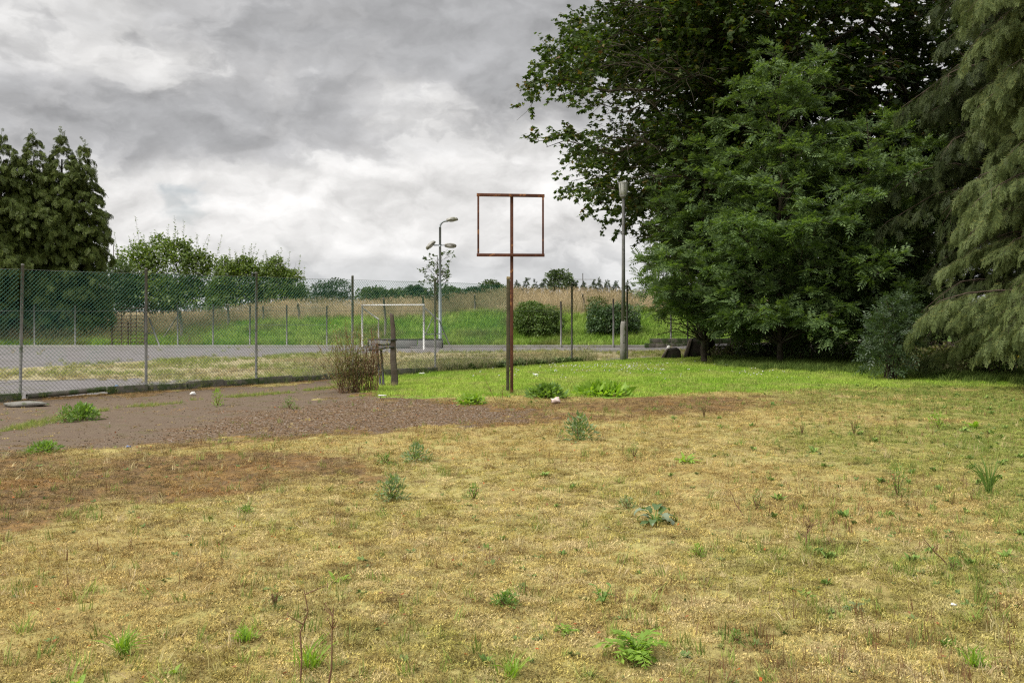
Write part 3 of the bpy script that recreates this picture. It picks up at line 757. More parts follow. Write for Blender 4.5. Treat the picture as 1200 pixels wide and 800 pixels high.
def bank_posts():
    for px, yt, yb, Y, r, lab in ((212, 364, 388, 46.5, .07, 'dark leaning old post with a bent strut on the bank foot beside the gate'),
                               (267, 357, 374, 50, .06, 'short weathered post standing in tall dry grass under the left bushes'),
                               (308, 359, 374, 50.5, .05, 'small weathered post in dry grass below the rounded green bushes'),
                               (350, 356, 372, 51, .06, 'short weathered post in dry grass left of the dark round bush'),
                               (451, 350, 400, 46, .055, 'tall old post standing behind the white goal mouth'),
                               (496, 347, 362, 50, .06, 'grey post on the bank directly above the right goal upright'),
                               (556, 346, 362, 51, .055, 'grey post in dry grass left of the rusty sign frame pole'),
                               (684, 345, 360, 51, .055, 'grey post in dry grass between the two trimmed bushes')):
        X = (px - 600) / FOC * Y; zb = float(bank_z(np.array(X), np.array(Y))) - .1
        zt = EYE - (yt - 364) / FOC * Y
        o = thing('old_post', lab, 'post', (X, Y, zb), 'weathered fence posts on the bank')
        MB().tube([[X, Y, zb], [X + .03, Y, (zb + zt) / 2], [X + .06 * math.sin(px), Y, zt]], [r, r, r * .9], 7).build('shaft', M['old_post'], o)
        MB().tube([[X + .06 * math.sin(px), Y, zt], [X + .06 * math.sin(px), Y, zt + .05]], [r * .9, r * .3], 7).build('weathered_top', M['old_post'], o)
        if px == 212:
            MB().tube([[X - .05, Y - .05, zt - .1], [X - .75, Y - .35, zb + .2]], .035, 6).build('strut', M['old_post'], o)
bank_posts()
def low_wall():
    root = thing('low_block_wall', 'low grey concrete block wall at the court corner under the trees', 'wall', (5.75, 43.0, 0))
    for c in range(2):
        for k in range(9):
            x = 5.95 + k * .45 + (.22 if c else 0)
            if x > 9.6: continue
            MB().box((x, 43.0 + .006 * math.sin(k * 2.1 + c), .10 + c * .205), (.438, .20, .195), rz=.01 * math.sin(k * 5 + c)).build('block', M['mossy_concrete'], root, bevel=.008)
    r2 = thing('kick_board', 'low grey kick board with dark edges behind the white goal', 'board', (-4.6, 42.75, 0))
    x0, x1 = (432 - 600) / FOC * 42.75, (518 - 600) / FOC * 42.75
    n = 3; w_ = (x1 - x0) / n
    for i in range(n):
        MB().box((x0 + w_ * (i + .5), 42.75, .19), (w_ - .03, .05, .33)).build('panel', M['board'], r2, bevel=.004)
    MB().box(((x0 + x1) / 2, 42.75, .375), (x1 - x0, .07, .04)).build('top_rail', M['post_dark'], r2)
    MB().box(((x0 + x1) / 2, 42.75, .012), (x1 - x0, .07, .025)).build('bottom_rail', M['post_dark'], r2)
    MB().box((x1 + .02, 42.75, .19), (.05, .075, .40)).build('end_post', M['post_dark'], r2)
    MB().box((x0 - .02, 42.75, .19), (.05, .075, .40)).build('end_post', M['post_dark'], r2)
low_wall()

# ---------------------------------------------------------------- rusty sign frame
def sign_frame():
    q = G(599.7, 461.0); X0, Y0 = q[0], q[1]; s = Y0 / FOC
    Z = lambda y: EYE - (y - 364) * s
    Xp = lambda x: (x - 600) * s
    root = thing('sign_frame', 'empty rusty steel sign frame on a tall post, its sign panel missing', 'sign frame', (X0, Y0, 0))
    MB().box((X0, Y0, (Z(229) - .1) / 2), (.062, .085, Z(229) + .1)).build('pole', M['rust'], root, bevel=.005)
    xl, xr = Xp(560.6), Xp(636.2); zt, zb = Z(229.3), Z(299.0)
    def bar(name, a, b, wy, wz):
        a = np.array(a); b = np.array(b); c = (a + b) / 2; L = np.linalg.norm(b - a)
        ang = math.atan2(b[2] - a[2], b[0] - a[0])
        MB().box(c, (L, wy, wz), ry=-ang).build(name, M['rust'], root, bevel=.004)
    yf = Y0 - .0735
    bar('top_bar', (xl - .03, yf, zt + .008), (xr + .03, yf, zt - .012), .06, .058)
    bar('bottom_bar', (xl - .03, yf, zb), (xr + .03, yf, zb - .006), .06, .058)
    for x, dz in ((xl, .008), (xr, -.01)):
        MB().box((x, yf + .002, (zt + zb) / 2 + dz * .4), (.036, .05, zt - zb - .06)).build('side_bar', M['rust'], root, bevel=.003)
    for z in (zt, zb):
        for dx in (-.018, .018): MB().tube([[X0 + dx, yf - .029, z], [X0 + dx, yf - .04, z]], .009, 6).build('bolt', M['rust'], root)
    q = G(595.3, 458.5)
    p = thing('wooden_stake', 'olive weathered timber stake standing close behind the rusty sign frame pole', 'stake', q)
    h = EYE - (327 - 364) / FOC * q[1]
    MB().box((q[0], q[1], h / 2 - .1), (.066, .07, h + .2), ry=.004).build('shaft', M['olive_wood'], p, bevel=.006)
    MB().box((q[0] + .012, q[1], h + .02), (.085, .075, .06), ry=.1, bev=0).build('cap', M['yellow_cap'], p, bevel=.012)
sign_frame()

# ---------------------------------------------------------------- lamp post and floodlights
def lamp_post():
    q = G(730.6, 422.3); X, Y = q[0], q[1]; s = Y / FOC; Z = lambda y: EYE - (y - 364) * s
    root = thing('lamp_post', 'tall grey lamp post with an upright lantern head in front of the trees', 'lamp post', q)
    MB().lathe([(.105, -.1), (.105, .45), (.102, .46), (.102, 1.1), (.09, 1.18), (.07, 1.26)], (X, Y, 0), 14).build('base_column', M['concrete'], root, smooth=True)
    MB().lathe([(.068, 1.24), (.055, 3.2), (.048, Z(231))], (X + .0, Y, 0), 12).build('pole', M['galv'], root, smooth=True)
    MB().box((X, Y - .103, .78), (.08, .012, .42)).build('access_door', M['concrete'], root, bevel=.003)
    z0, z1 = Z(230.5), Z(213.5)
    MB().lathe([(.05, z0 - .06), (.08, z0 - .03), (.115, z0), (.12, z0 + .03), (.0, z0 + .032)], (X, Y, 0), 16).build('collar', M['post_grey'], root, smooth=True)
    MB().lathe([(.108, z0 + .03), (.135, z0 + .2), (.158, z1 - .06), (.155, z1 - .04)], (X, Y, 0), 18).build('lantern', M['lantern'], root, smooth=True)
    MB().lathe([(.163, z1 - .045), (.166, z1 - .02), (.13, z1 + .0), (.03, z1 + .012), (.0, z1 + .012)], (X, Y, 0), 18).build('lantern_lid', M['lantern'], root, smooth=True)
    for k in range(8):
        a = k * math.pi / 4
        MB().tube([[X + .122 * math.cos(a), Y + .122 * math.sin(a), z0 + .03], [X + .166 * math.cos(a), Y + .166 * math.sin(a), z1 - .04]], .006, 4).build('lantern_rib', M['post_grey'], root)
lamp_post()
def flood_light():
    Y = 43.75; s = Y / FOC; X = (515.7 - 600) * s; Z = lambda y: EYE - (y - 364) * s
    root = thing('flood_light_mast', 'slim pale mast with three old floodlight heads behind the goal', 'floodlight', (X, Y, 0))
    MB().tube([[X, Y, -.1], [X, Y, 2.4], [X, Y, 2.45], [X, Y, Z(266)]], [.075, .072, .056, .052], 10).build('pole', M['galv_blue'], root, smooth=True)
    th = np.linspace(0, math.pi / 2, 7); r = .26
    arc = np.stack([X + r - r * np.cos(th), np.full(7, Y), Z(266) + r * np.sin(th)], 1)
    arc = np.vstack([arc, [X + .34, Y, Z(266) + r]])
    MB().tube(arc, .042, 9).build('swan_neck', M['galv_blue'], root, smooth=True)
    MB().tube([[X - .28, Y - .09, Z(287.5)], [X + .28, Y - .09, Z(287.2)]], .028, 8).build('cross_arm', M['galv_blue'], root)
    MB().tube([[X, Y - .11, Z(289)], [X, Y - .11, Z(285.5)]], .05, 8).build('clamp', M['galv_blue'], root)
    def head(c, rz, tilt, ry):
        mb = MB(); prof = [(.02, -.21), (.07, -.20), (.105, -.12), (.125, 0), (.115, .12), (.07, .21), (.0, .235)]
        t_ = MB().lathe(prof, (0, 0, 0), 14, 1, .8); V = np.vstack(t_.V)
        V = V[:, [2, 1, 0]] * [1.2, 1.15, 1.15]                   # long axis along x
        V[:, 2] = np.where(V[:, 2] < -.02, -.02 - (V[:, 2] + .02) * -.15, V[:, 2])
        F = {k: v for k, v in t_.F.items()}
        mb.V = [rot(V, tilt, ry, rz) + np.asarray(c)]; mb.F = F; mb.n = len(V); mb.T = [np.zeros(len(V))]
        h = mb.build('lamp_head', M['lamp_shell'], root, smooth=True)
        g = MB().lathe([(.0, -.075), (.06, -.065), (.10, -.03), (.108, -.022)], (0, 0, 0), 14, 1.75, .78); V = rot(np.vstack(g.V), tilt, ry, rz) + np.asarray(c)
        g.V = [V]; g.build('lamp_glass', M['lamp_glass'], h, smooth=True)
    head((X + .52, Y, Z(258)), 0, -.25, -.10)
    head((X + .45, Y - .09, Z(288)), 0, -1.0, .05)
    head((X - .40, Y - .09, Z(288)), 0, -.35, -.75)
flood_light()

# ---------------------------------------------------------------- goal
def goal():
    A = np.array([-6.51, 44.2 - .9, 0]); Bq = np.array([-3.62, 40.9, 0])     # left and right uprights (base)
    root = thing('goal', 'white goal frame with flaking rusty paint, no net, at the court edge', 'goal', (A + Bq) / 2)
    H = 1.84; r = .042
    d = unit(Bq - A); n = np.array([-d[1], d[0], 0]); 
    MB().tube([A, A + [0, 0, H - r]], r, 8).build('upright', M['white_paint'], root, smooth=True)
    MB().tube([Bq, Bq + [0, 0, H - r]], r, 8).build('upright', M['white_paint'], root, smooth=True)
    MB().tube([A - d * r + [0, 0, H], Bq + d * r + [0, 0, H]], r * .7, 8).build('crossbar', M['white_paint'], root, smooth=True)
    a1 = A + n * .95 + [0, 0, 1.22]; b1 = Bq + n * .92 + [0, 0, 1.18]
    MB().tube([A + [0, 0, H - .12], a1], .03, 7).build('side_arm', M['white_paint'], root)
    MB().tube([a1 + [0, 0, .02], A + n * .95 + [0, 0, .0]], .032, 7).build('rear_leg', M['white_paint'], root)
    MB().tube([Bq + [0, 0, H - .10], b1], .03, 7).build('side_arm', M['white_paint'], root)
    MB().tube([b1, Bq + n * 1.62 + [0, 0, .0]], .026, 7).build('rear_leg', M['grey_strut'], root)
    c = b1 + (Bq + n * 1.62 - b1) * .47
    MB().tube([Bq + n * .05 + [0, 0, c[2]], c], .022, 6).build('side_rail', M['grey_strut'], root)
    MB().tube([Bq + n * .08 + [0, 0, c[2] - .02], Bq + n * .55 + [0, 0, 1.38]], .02, 6).build('strut', M['grey_strut'], root)
    MB().tube([A + n * .95 + [0, 0, .03], Bq + n * .95 + [0, 0, .03]], .025, 6).build('ground_bar', M['grey_strut'], root)
goal()

# ---------------------------------------------------------------- old gate post and iron gate remains
def gate_remains():
    q = G(462.5, 451.5); s = q[1] / FOC
    root = thing('gate_post', 'tapered dark timber gate post leaning beside the dry dock clump', 'gate post', q)
    k = 6; mb = MB(); V = []
    for i in range(k):
        f = i / (k - 1); z = -.1 + f * 1.62; wv = .075 - .036 * f; x = q[0] - .055 * f + .012 * math.sin(i * 2.1)
        V += [[x - wv, q[1] - wv, z], [x + wv, q[1] - wv, z], [x + wv, q[1] + wv, z], [x - wv, q[1] + wv, z]]
    V = np.array(V); V[-4:, 2] += [.03, -.01, 0, .04]
    F = [[i * 4 + j, i * 4 + (j + 1) % 4, i * 4 + 4 + (j + 1) % 4, i * 4 + 4 + j] for i in range(k - 1) for j in range(4)]
    mb.add(V, np.array(F), np.array([[(k - 1) * 4 + j for j in range(4)]]))
    mb.build('shaft', M['wood_post'], root, bevel=.012)
    for z, L in ((.98, .30), (.82, .2)):
        MB().box((q[0] - .10, q[1] - .07, z), (L, .016, .045)).build('hinge_strap', M['black_iron'], root)
    y = q[1] - .05; X = lambda px: (px - 600) * s; Z = lambda py: EYE - (py - 364) * s
    g = thing('iron_gate_remnant', 'bent black iron gate remnant propped between timber post and dry dock clump', 'gate', (X(445), y, 0))
    MB().tube([[X(433), y - .06, Z(409.5)], [X(440), y - .05, Z(409.8)], [X(448), y, Z(408)], [X(456), y, Z(406)]], .028, 7).build('bent_bar', M['black_iron'], g)
    MB().tube([[X(440), y + .05, Z(403.5)], [X(449), y + .05, Z(404)], [X(458), y + .05, Z(403)]], .024, 7).build('top_bar', M['black_iron'], g)
    MB().tube([[X(441.6), y + .05, Z(402.5)], [X(443.5), y, Z(425)], [X(446.5), y - .05, 0]], .026, 7).build('upright', M['black_iron'], g)
    MB().tube([[X(446.5), y + .03, Z(409)], [X(448.4), y, Z(430)], [X(450), y - .03, 0]], .026, 7).build('upright', M['black_iron'], g)
gate_remains()

# ---------------------------------------------------------------- fallen slabs under the trees
def slabs():
    c = np.array([6.12, 33.9, .08])
    root = thing('concrete_slab', 'large dark broken slab tipped on its edge beneath the trees', 'slab', c, 'broken slabs under the trees')
    mb = MB().prism([(-.30, 0, -.05), (-.16, 0, .48), (.62, 0, .56), (.66, 0, .20), (.40, 0, .02)], c + [.1, -.25, 0], (.10, .55, .10)); mb.build('slab_face', M['dark_slab'], root, bevel=.025)
    MB().prism([(-.42, 0, -.05), (-.24, 0, .50), (-.13, 0, .52), (-.28, 0, -.05)], c + [.09, -.29, 0], (.10, .5, .08)).build('broken_edge', M['slab_edge'], root, bevel=.02)
    c2 = np.array([5.30, 33.3, .07])
    r2 = thing('concrete_slab', 'small dark slab chunk lying left of the big tipped slab', 'slab', c2, 'broken slabs under the trees')
    MB().prism([(-.25, 0, -.05), (-.12, 0, .22), (.18, 0, .25), (.30, 0, .14), (.32, 0, -.05)], c2 + [0, -.15, 0], (.08, .4, .05)).build('slab_face', M['dark_slab'], r2, bevel=.02)
    MB().prism([(-.34, 0, -.05), (-.17, 0, .21), (-.10, 0, .23), (-.22, 0, -.05)], c2 + [-.01, -.18, 0], (.08, .36, .05)).build('broken_edge', M['slab_edge'], r2, bevel=.02)
slabs()
# far aerials over the treeline
for px, yb, yt, Y, lab in ((683, 338, 323, 120, 'thin television aerial rising above the far treeline'), (133, 305, 290, 130, 'thin twin mast far behind the left conifers')):
    X = (px - 600) / FOC * Y; z1 = EYE - (yt - 364) / FOC * Y
    a = thing('aerial_mast', lab, 'aerial', (X, Y, 1.6))
    MB().tube([[X, Y, 1.6], [X, Y, z1 + .3]], .05, 6).build('mast', M['post_grey'], a)
    if px > 600:
        MB().tube([[X - 1.6, Y, z1 - .45], [X + 1.6, Y, z1 - .45]], .03, 5).build('boom', M['post_grey'], a)
        for k in np.linspace(-1.5, 1.5, 6): MB().tube([[X + k, Y - .3, z1 - .45], [X + k, Y + .3, z1 - .40]], .025, 4).build('element', M['post_grey'], a)
    else:
        MB().tube([[X + .5, Y, 1.6], [X + .5, Y, z1 - .2]], .05, 6).build('mast', M['post_grey'], a)
        for k in range(5): MB().tube([[X, Y, z1 - .3 - k * .9], [X + .5, Y, z1 - .7 - k * .9]], .03, 4).build('rung', M['post_grey'], a)

# ---------------------------------------------------------------- trees
def bow(a, b, lift, k=7, wob=.0, r=None):
    """curved path from a to b, bulging up by lift (then drooping to the tip)"""
    t = np.linspace(0, 1, k)[:, None]; p = a + (b - a) * t
    p[:, 2] += lift * np.sin(np.pi * t[:, 0]) 
    if wob:
        w_ = r.normal(0, wob, (k, 3)); w_[0] = 0; w_[-1] *= .3; p = p + w_
    return p
def grow(seed, base, H, prof, r0, nlimb, zmin, rise=.35, sec_gap=.55, sec_f=.42, ter_gap=.30, ter_len=(.35, .8), flat=.35, lean=(0, 0), az_range=None, up=0.0, bowf=.12, reach=(.72, 1.05), top=.98, limb=1.0, low=1.0, front=0.0, keep=None, bias=None):
    """trunk, limbs reaching to a crown profile, side branches and twigs. returns wood MB and the twigs (start, dir, length)"""
    r = np.random.default_rng(seed); base = np.asarray(base, float)
    wood = MB(); K = 12; tz = np.linspace(0, 1, K)
    trunk = base + np.stack([lean[0] * tz ** 1.5 + r.normal(0, .008 * H, K) * tz, lean[1] * tz ** 1.5 + r.normal(0, .008 * H, K) * tz, tz * H * .96], 1)
    tr = r0 * (1 - tz) ** .8 + .012; tr[0] *= 1.35
    wood.tube(trunk, tr, 10)
    at = lambda z: np.array([np.interp(z, trunk[:, 2], trunk[:, i]) for i in range(3)])
    rad = lambda z: np.interp(z, trunk[:, 2], tr)
    pz, pr = zip(*prof); TS, TD, TL = [], [], []
    for i in range(nlimb):
        f = ((i + .5) / nlimb) ** low; zt = zmin + (H * top - zmin) * (f * .94 + .06 * r.random())
        az = i * 2.39996 + r.normal(0, .25)
        if az_range: az = az_range[0] + (az_range[1] - az_range[0]) * ((i * .618034 + r.normal(0, .02)) % 1)
        far_ = 1.0
        if bias and i % 5 < 2: az = r.uniform(*bias); far_ = 1.2
        rc = far_ * np.interp(zt, pz, pr) * r.uniform(*reach) * (1 - front * max(0, -math.sin(az)))
        zs = max(zmin * .55 + .3, min(zt - rc * rise * r.uniform(.7, 1.3), H * .9))
        a = at(base[2] + zs); c = at(base[2] + zt); b = np.array([c[0] + rc * math.cos(az), c[1] + rc * math.sin(az), base[2] + zt])
        if keep is not None and not keep(b[None])[0]: continue
        L = np.linalg.norm(b - a); pth = bow(a, b, L * bowf, 9, .02 * L, r)
        lr = min(rad(base[2] + zs) * .62, .018 * L + .012) * limb
        wood.tube(pth, np.linspace(lr, .008, 9), 6)
        out = unit(b - a); ns = max(3, int(L * .82 / sec_gap * 1.6))
        for s in range(ns):
            t = .18 + .82 * (s + r.random()) / ns; u = t * 8; j = min(int(u), 7)
            p0 = pth[j] + (pth[j + 1] - pth[j]) * (u - j); d0 = unit(pth[j + 1] - pth[j])
            side = np.cross(d0, [0, 0, 1.]); side = unit(side) * (1 if s % 2 else -1)
            dirv = unit(d0 * r.uniform(.35, .9) + side * r.uniform(.5, 1.0) + np.array([0, 0, r.normal(up, flat)]))
            L2 = (.45 + (1 - t * .75) * L * sec_f) * r.uniform(.6, 1.15)
            e = p0 + dirv * L2; e[2] -= .08 * L2
            q = bow(p0, e, L2 * .08, 5, .03 * L2, r)
            if keep is not None and not (keep(q[-1:])[0] and keep(q[2:3])[0]): continue
            wood.tube(q, np.linspace(max(.006, lr * .35 * (1 - t * .6)), .004, 5), 4, caps=False)
            nt = max(2, int(L2 / ter_gap))
            tt = .2 + .8 * (np.arange(nt) + r.random(nt)) / nt
            ps = np.stack([np.interp(tt, np.linspace(0, 1, 5), q[:, k]) for k in range(3)], 1)
            sd = unit(np.cross(dirv, [0, 0, 1.])); sg = np.where(np.arange(nt) % 2, 1., -1.)[:, None]
            dv = unit(dirv * r.uniform(.4, 1.1, (nt, 1)) + sd * sg * r.uniform(.2, 1., (nt, 1)) + np.stack([np.zeros(nt), np.zeros(nt), r.normal(up, flat, nt)], 1))
            TS.append(ps); TD.append(dv); TL.append(r.uniform(*ter_len, nt))
    return wood, np.vstack(TS), np.vstack(TD), np.concatenate(TL), r
def twigs(mb, S_, D, L, rad=.004):
    """all thin twigs at once, three-sided"""
    D, Rr, U = frames(D, np.array([0.05, .02, 1.])); n = len(S_); V = []
    for f, k in ((0, 1.), (1, .3)):
        for a in (0, 2.094, 4.189):
            V.append(S_ + D * (L * f)[:, None] + (Rr * math.cos(a) + U * math.sin(a)) * rad * k)
    V = np.stack(V, 1).reshape(-1, 3); i = np.arange(n)[:, None] * 6
    F = np.concatenate([i + np.array([[0, 1, 4, 3]]), i + np.array([[1, 2, 5, 4]]), i + np.array([[2, 0, 3, 5]])])
    mb.add(V, F)
def leafy(crown, S_, D, L, r, per, size, kind, spread=.8, drop=.25, upn=.5, width=.8):
    n = len(S_); t = r.random((n, per)) ** .7
    Pp = (S_[:, None] + D[:, None] * (L[:, None] * t)[..., None]).reshape(-1, 3) + r.normal(0, .03, (n * per, 3))
    d = np.repeat(D, per, 0) * .6 + r.normal(0, spread, (n * per, 3)) * [1, 1, .55] + [0, 0, -drop]
    U = r.normal(0, upn, (n * per, 3)) + [0, 0, 1.]
    sz = size * r.uniform(.6, 1.25, n * per)
    if kind == 'lobed': leaves_lobed(crown, Pp, d, U, sz, sz * width)
    else: leaves_quad(crown, Pp, d, U, sz, sz * width, droop=.1)
def fronds(crown, S_, D, L, r, per, flen, npair=4, spread=.75, drop=.2, lw=.34):
    """pinnate leaves: paired leaflets along a drooping stalk"""
    n = len(S_); t = .25 + .75 * r.random((n, per))
    Pp = (S_[:, None] + D[:, None] * (L[:, None] * t)[..., None]).reshape(-1, 3)
    d = unit(np.repeat(D, per, 0) * .8 + r.normal(0, spread, (n * per, 3)) * [1, 1, .6] + [0, 0, .12])
    U = r.normal(0, .35, (n * per, 3)) + [0, 0, 1.]
    d, Rr, N = frames(d, U); FL = flen * r.uniform(.65, 1.2, n * per)
    PP, DD, UU, LL = [], [], [], []
    for k in range(npair):
        f = .25 + .7 * k / npair
        for sg in (1, -1):
            p = Pp + d * (FL * f)[:, None]; p[:, 2] -= FL * drop * f * f
            PP.append(p); DD.append(unit(Rr * sg + d * .55) - [0, 0, .25]); UU.append(N); LL.append(FL * (.40 - .10 * abs(f - .5)))
    p = Pp + d * (FL * .93)[:, None]; p[:, 2] -= FL * drop * .9; PP.append(p); DD.append(d - [0, 0, .4]); UU.append(N); LL.append(FL * .38)
    LL = np.concatenate(LL); leaves_quad(crown, np.vstack(PP), np.vstack(DD), np.vstack(UU), LL, LL * lw, fold=.08)
# drooping conifer sprays
def spray(seed, nb, sub, w, ang=.8, slim=.42, droop=.25):
    """one flat hanging spray: axis, side shoots, small side shoots on those; unit length along x"""
    r = np.random.default_rng(seed); V, F, T = [], [], []
    def quad(a, b, wd):
        a = np.array(a); b = np.array(b); d = b - a; p = np.array([-d[1], d[0], 0]); p = p / (np.linalg.norm(p) + 1e-9) * wd
        i = len(V); m = a + d * .45 + [0, 0, .01]; V.extend([a, m + p, b, m - p]); T.extend([.3 * a[0], .5, 1.0, .5]); F.append([i, i + 1, i + 2, i + 3])
    z = lambda x, y: -droop * (x * x + .8 * y * y)
    pt = lambda x, y: (x, y, z(x, y) + r.normal(0, .012))
    quad(pt(0, 0), pt(.55, 0), w * .8); quad(pt(.5, 0), pt(1, r.normal(0, .04)), w)
    for k in range(nb):
        f = .05 + .86 * (k + .3 * r.random()) / nb; sg = 1 if k % 2 else -1; l = (slim * (1 - f) + .13) * r.uniform(.75, 1.2); a = ang * r.uniform(.8, 1.15)
        ex, ey = f + l * math.cos(a), sg * l * math.sin(a); quad(pt(f, 0), pt(ex, ey), w)
        for q in range(sub):
            g = .3 + .6 * q / max(1, sub); s2 = 1 if q % 2 else -1; l2 = l * .38 * r.uniform(.7, 1.2); a2 = sg * a + s2 * .75
            x0, y0 = f + l * g * math.cos(a), sg * l * g * math.sin(a); quad(pt(x0, y0), pt(x0 + l2 * math.cos(a2), y0 + l2 * math.sin(a2)), w * .85)
    mb = MB(); mb.add(np.array(V), np.array(F), tip=np.array(T)); return mb
def sprays(name, mt, seeds, *a, **k): return [tuft_source(name, spray(q, *a, **k), M[mt]) for q in seeds]
def conifer(seed, base, H, prof, r0, step, nper, sec_gap, spray_len, template, mat_leaf, name, label, group=None, droop=.35, zmin=.6, zdense=99, lean=0, bark=None, branches=True, hang=.5, rise=.25, fan=.42, per=5, tuft=.5, tint=((.03, .05, .012), (.06, .09, .022)), chain=0):
    """whorled boughs; every bough is a flat fan of side shoots hung with scale-leaved sprays"""
    r = np.random.default_rng(seed); base = np.asarray(base, float)
    root = thing(name, label, 'tree', base, group); pz, pr = zip(*prof)
    wood = MB(); K = 9; tz = np.linspace(0, 1, K)
    trunk = base + np.stack([lean * tz + r.normal(0, .004 * H, K), r.normal(0, .004 * H, K), tz * H], 1)
    wood.tube(trunk[:-1] if not branches else trunk, (r0 * (1 - tz) + .015)[:-1] if not branches else r0 * (1 - tz) + .015, 9)
    br = MB(); TP, TD, TU, TLn = [], [], [], []
    z = zmin; i = 0; tt = np.linspace(0, 1, 7); t = tt[:, None]; up = np.array([0, 0, 1.])
    while z < H * .985:
        st = step * (1 if z < zdense else 1.8)
        for k in range(nper):
            zz = z + st * r.random(); i += 1
            if zz > H * .99: continue
            az = i * 2.39996 + r.normal(0, .3); R_ = np.interp(zz, pz, pr) * (r.uniform(.62, 1.0) if r.random() < .8 else r.uniform(1.0, 1.14))
            c = np.array([np.interp(zz, tz * H, trunk[:, j]) for j in range(3)])
            o = np.array([math.cos(az), math.sin(az), 0]); sdv = np.array([-o[1], o[0], 0])
            p = c + o * R_ * t + up * (R_ * (rise * np.sin(t * 2.2) - droop * t ** 2.4)) + r.normal(0, .02 * R_, (7, 3)) * t
            if R_ > .5 and branches: br.tube(p, np.linspace(.006 + .008 * R_, .004, 7), 4, caps=False)
            m = max(2, int(R_ * .8 / sec_gap))
            for s_ in range(m):
                f = 1 - .82 * ((s_ + r.random()) / m) ** 1.15; sg = 1 if s_ % 2 else -1
                p0 = np.array([np.interp(f, tt, p[:, j]) for j in range(3)])
                l2 = (tuft * min(1, .35 + R_ * .5) * .5 + fan * R_ * (1 - f)) * r.uniform(.6, 1.15)
                j = min(int(f * 6), 5); d0 = unit(p[j + 1] - p[j])
                d2 = unit(d0 * r.uniform(.6, 1.0) + sdv * sg * (r.uniform(.5, 1.0) if f < .93 else .25) - up * r.uniform(.0, .35))
                n_ = max(2, int(per * (.5 + l2 / (tuft + .2)))) if zz < zdense else 3
                u = r.random(n_) ** .8; q = p0 + d2 * (l2 * u)[:, None]; q[:, 2] -= .25 * l2 * u * u
                s3 = unit(np.cross(d2, up)); sgn = r.choice([-1., 1.], n_)[:, None]
                TP.append(q); TD.append(d2 * r.uniform(.5, 1.0, (n_, 1)) + s3 * sgn * r.uniform(.1, .8, (n_, 1)) - up * r.uniform(.15, 1.0, (n_, 1)) * hang)
                TU.append(r.normal(0, .3, (n_, 3)) + o * .3 + [0, 0, .8]); TLn.append(spray_len * r.uniform(.55, 1.2, n_) * (.65 + .35 * min(1, R_)))
                if chain and zz < zdense:
                    k_ = max(1, int(n_ * chain)); q2 = q[:k_] + unit(TD[-1][:k_]) * (TLn[-1][:k_, None] * .6); TP.append(q2); TD.append(unit(TD[-1][:k_]) * .5 + r.normal(0, .18, (k_, 3)) - up * .8); TU.append(TU[-1][:k_] + r.normal(0, .3, (k_, 3))); TLn.append(TLn[-1][:k_] * .85)
                if branches and zz < zdense: br.tube([p0, p0 + d2 * l2 * .5 - up * .04 * l2, p0 + d2 * l2 - up * .25 * l2], [.005, .004, .002], 3, caps=False)
        z += st
    n = 10; TP.append(np.tile(trunk[-1] - [0, 0, .2], (n, 1)) + r.normal(0, .05, (n, 3)) * [1, 1, 3]); TD.append(r.normal(0, .5, (n, 3)) + [0, 0, .8]); TU.append(r.normal(0, 1, (n, 3))); TLn.append(spray_len * r.uniform(.5, .9, n))
    Pp, D, U, L = np.vstack(TP), np.vstack(TD), np.vstack(TU), np.concatenate(TLn)
    D, Rr, N = frames(D, U); n = len(Pp)
    E = np.stack([np.arctan2(Rr[:, 2], N[:, 2]), -np.arcsin(np.clip(D[:, 2], -1, 1)), np.arctan2(D[:, 1], D[:, 0])], 1)
    dark, pale = (np.array(q) for q in tint); v = r.random((n, 1)) * .6 + .4 * fbm(Pp[:, 0] * 1.3 + Pp[:, 2], Pp[:, 1] * 1.3, .9, 3)[:, None]
    T4 = np.hstack([dark * (1 - v) + pale * v, r.uniform(.1, .95, (n, 1))])
    scatter('crown', None, Pp, L, T4, template, parent=root, eul=E)
    wood.build('trunk', bark or M['bark'], root, smooth=True)
    if br.n: br.build('branches', M['bark_brown'], root)
    return root
T_FINE = sprays('cypress_spray', 'cypress', (1, 2, 3, 4, 5), 13, 4, .016, ang=.62, slim=.40, droop=.22)
T_MID = sprays('cypress_spray', 'cypress_dark', (6, 7, 8), 11, 3, .020, ang=.7, slim=.42)
T_FAR = sprays('leylandii_spray', 'leylandii', (9, 10, 11, 12), 8, 2, .045, ang=.75, slim=.46)
T_SPR = sprays('spruce_spray', 'far_spruce', (13, 14), 6, 1, .07, ang=.8, slim=.46)

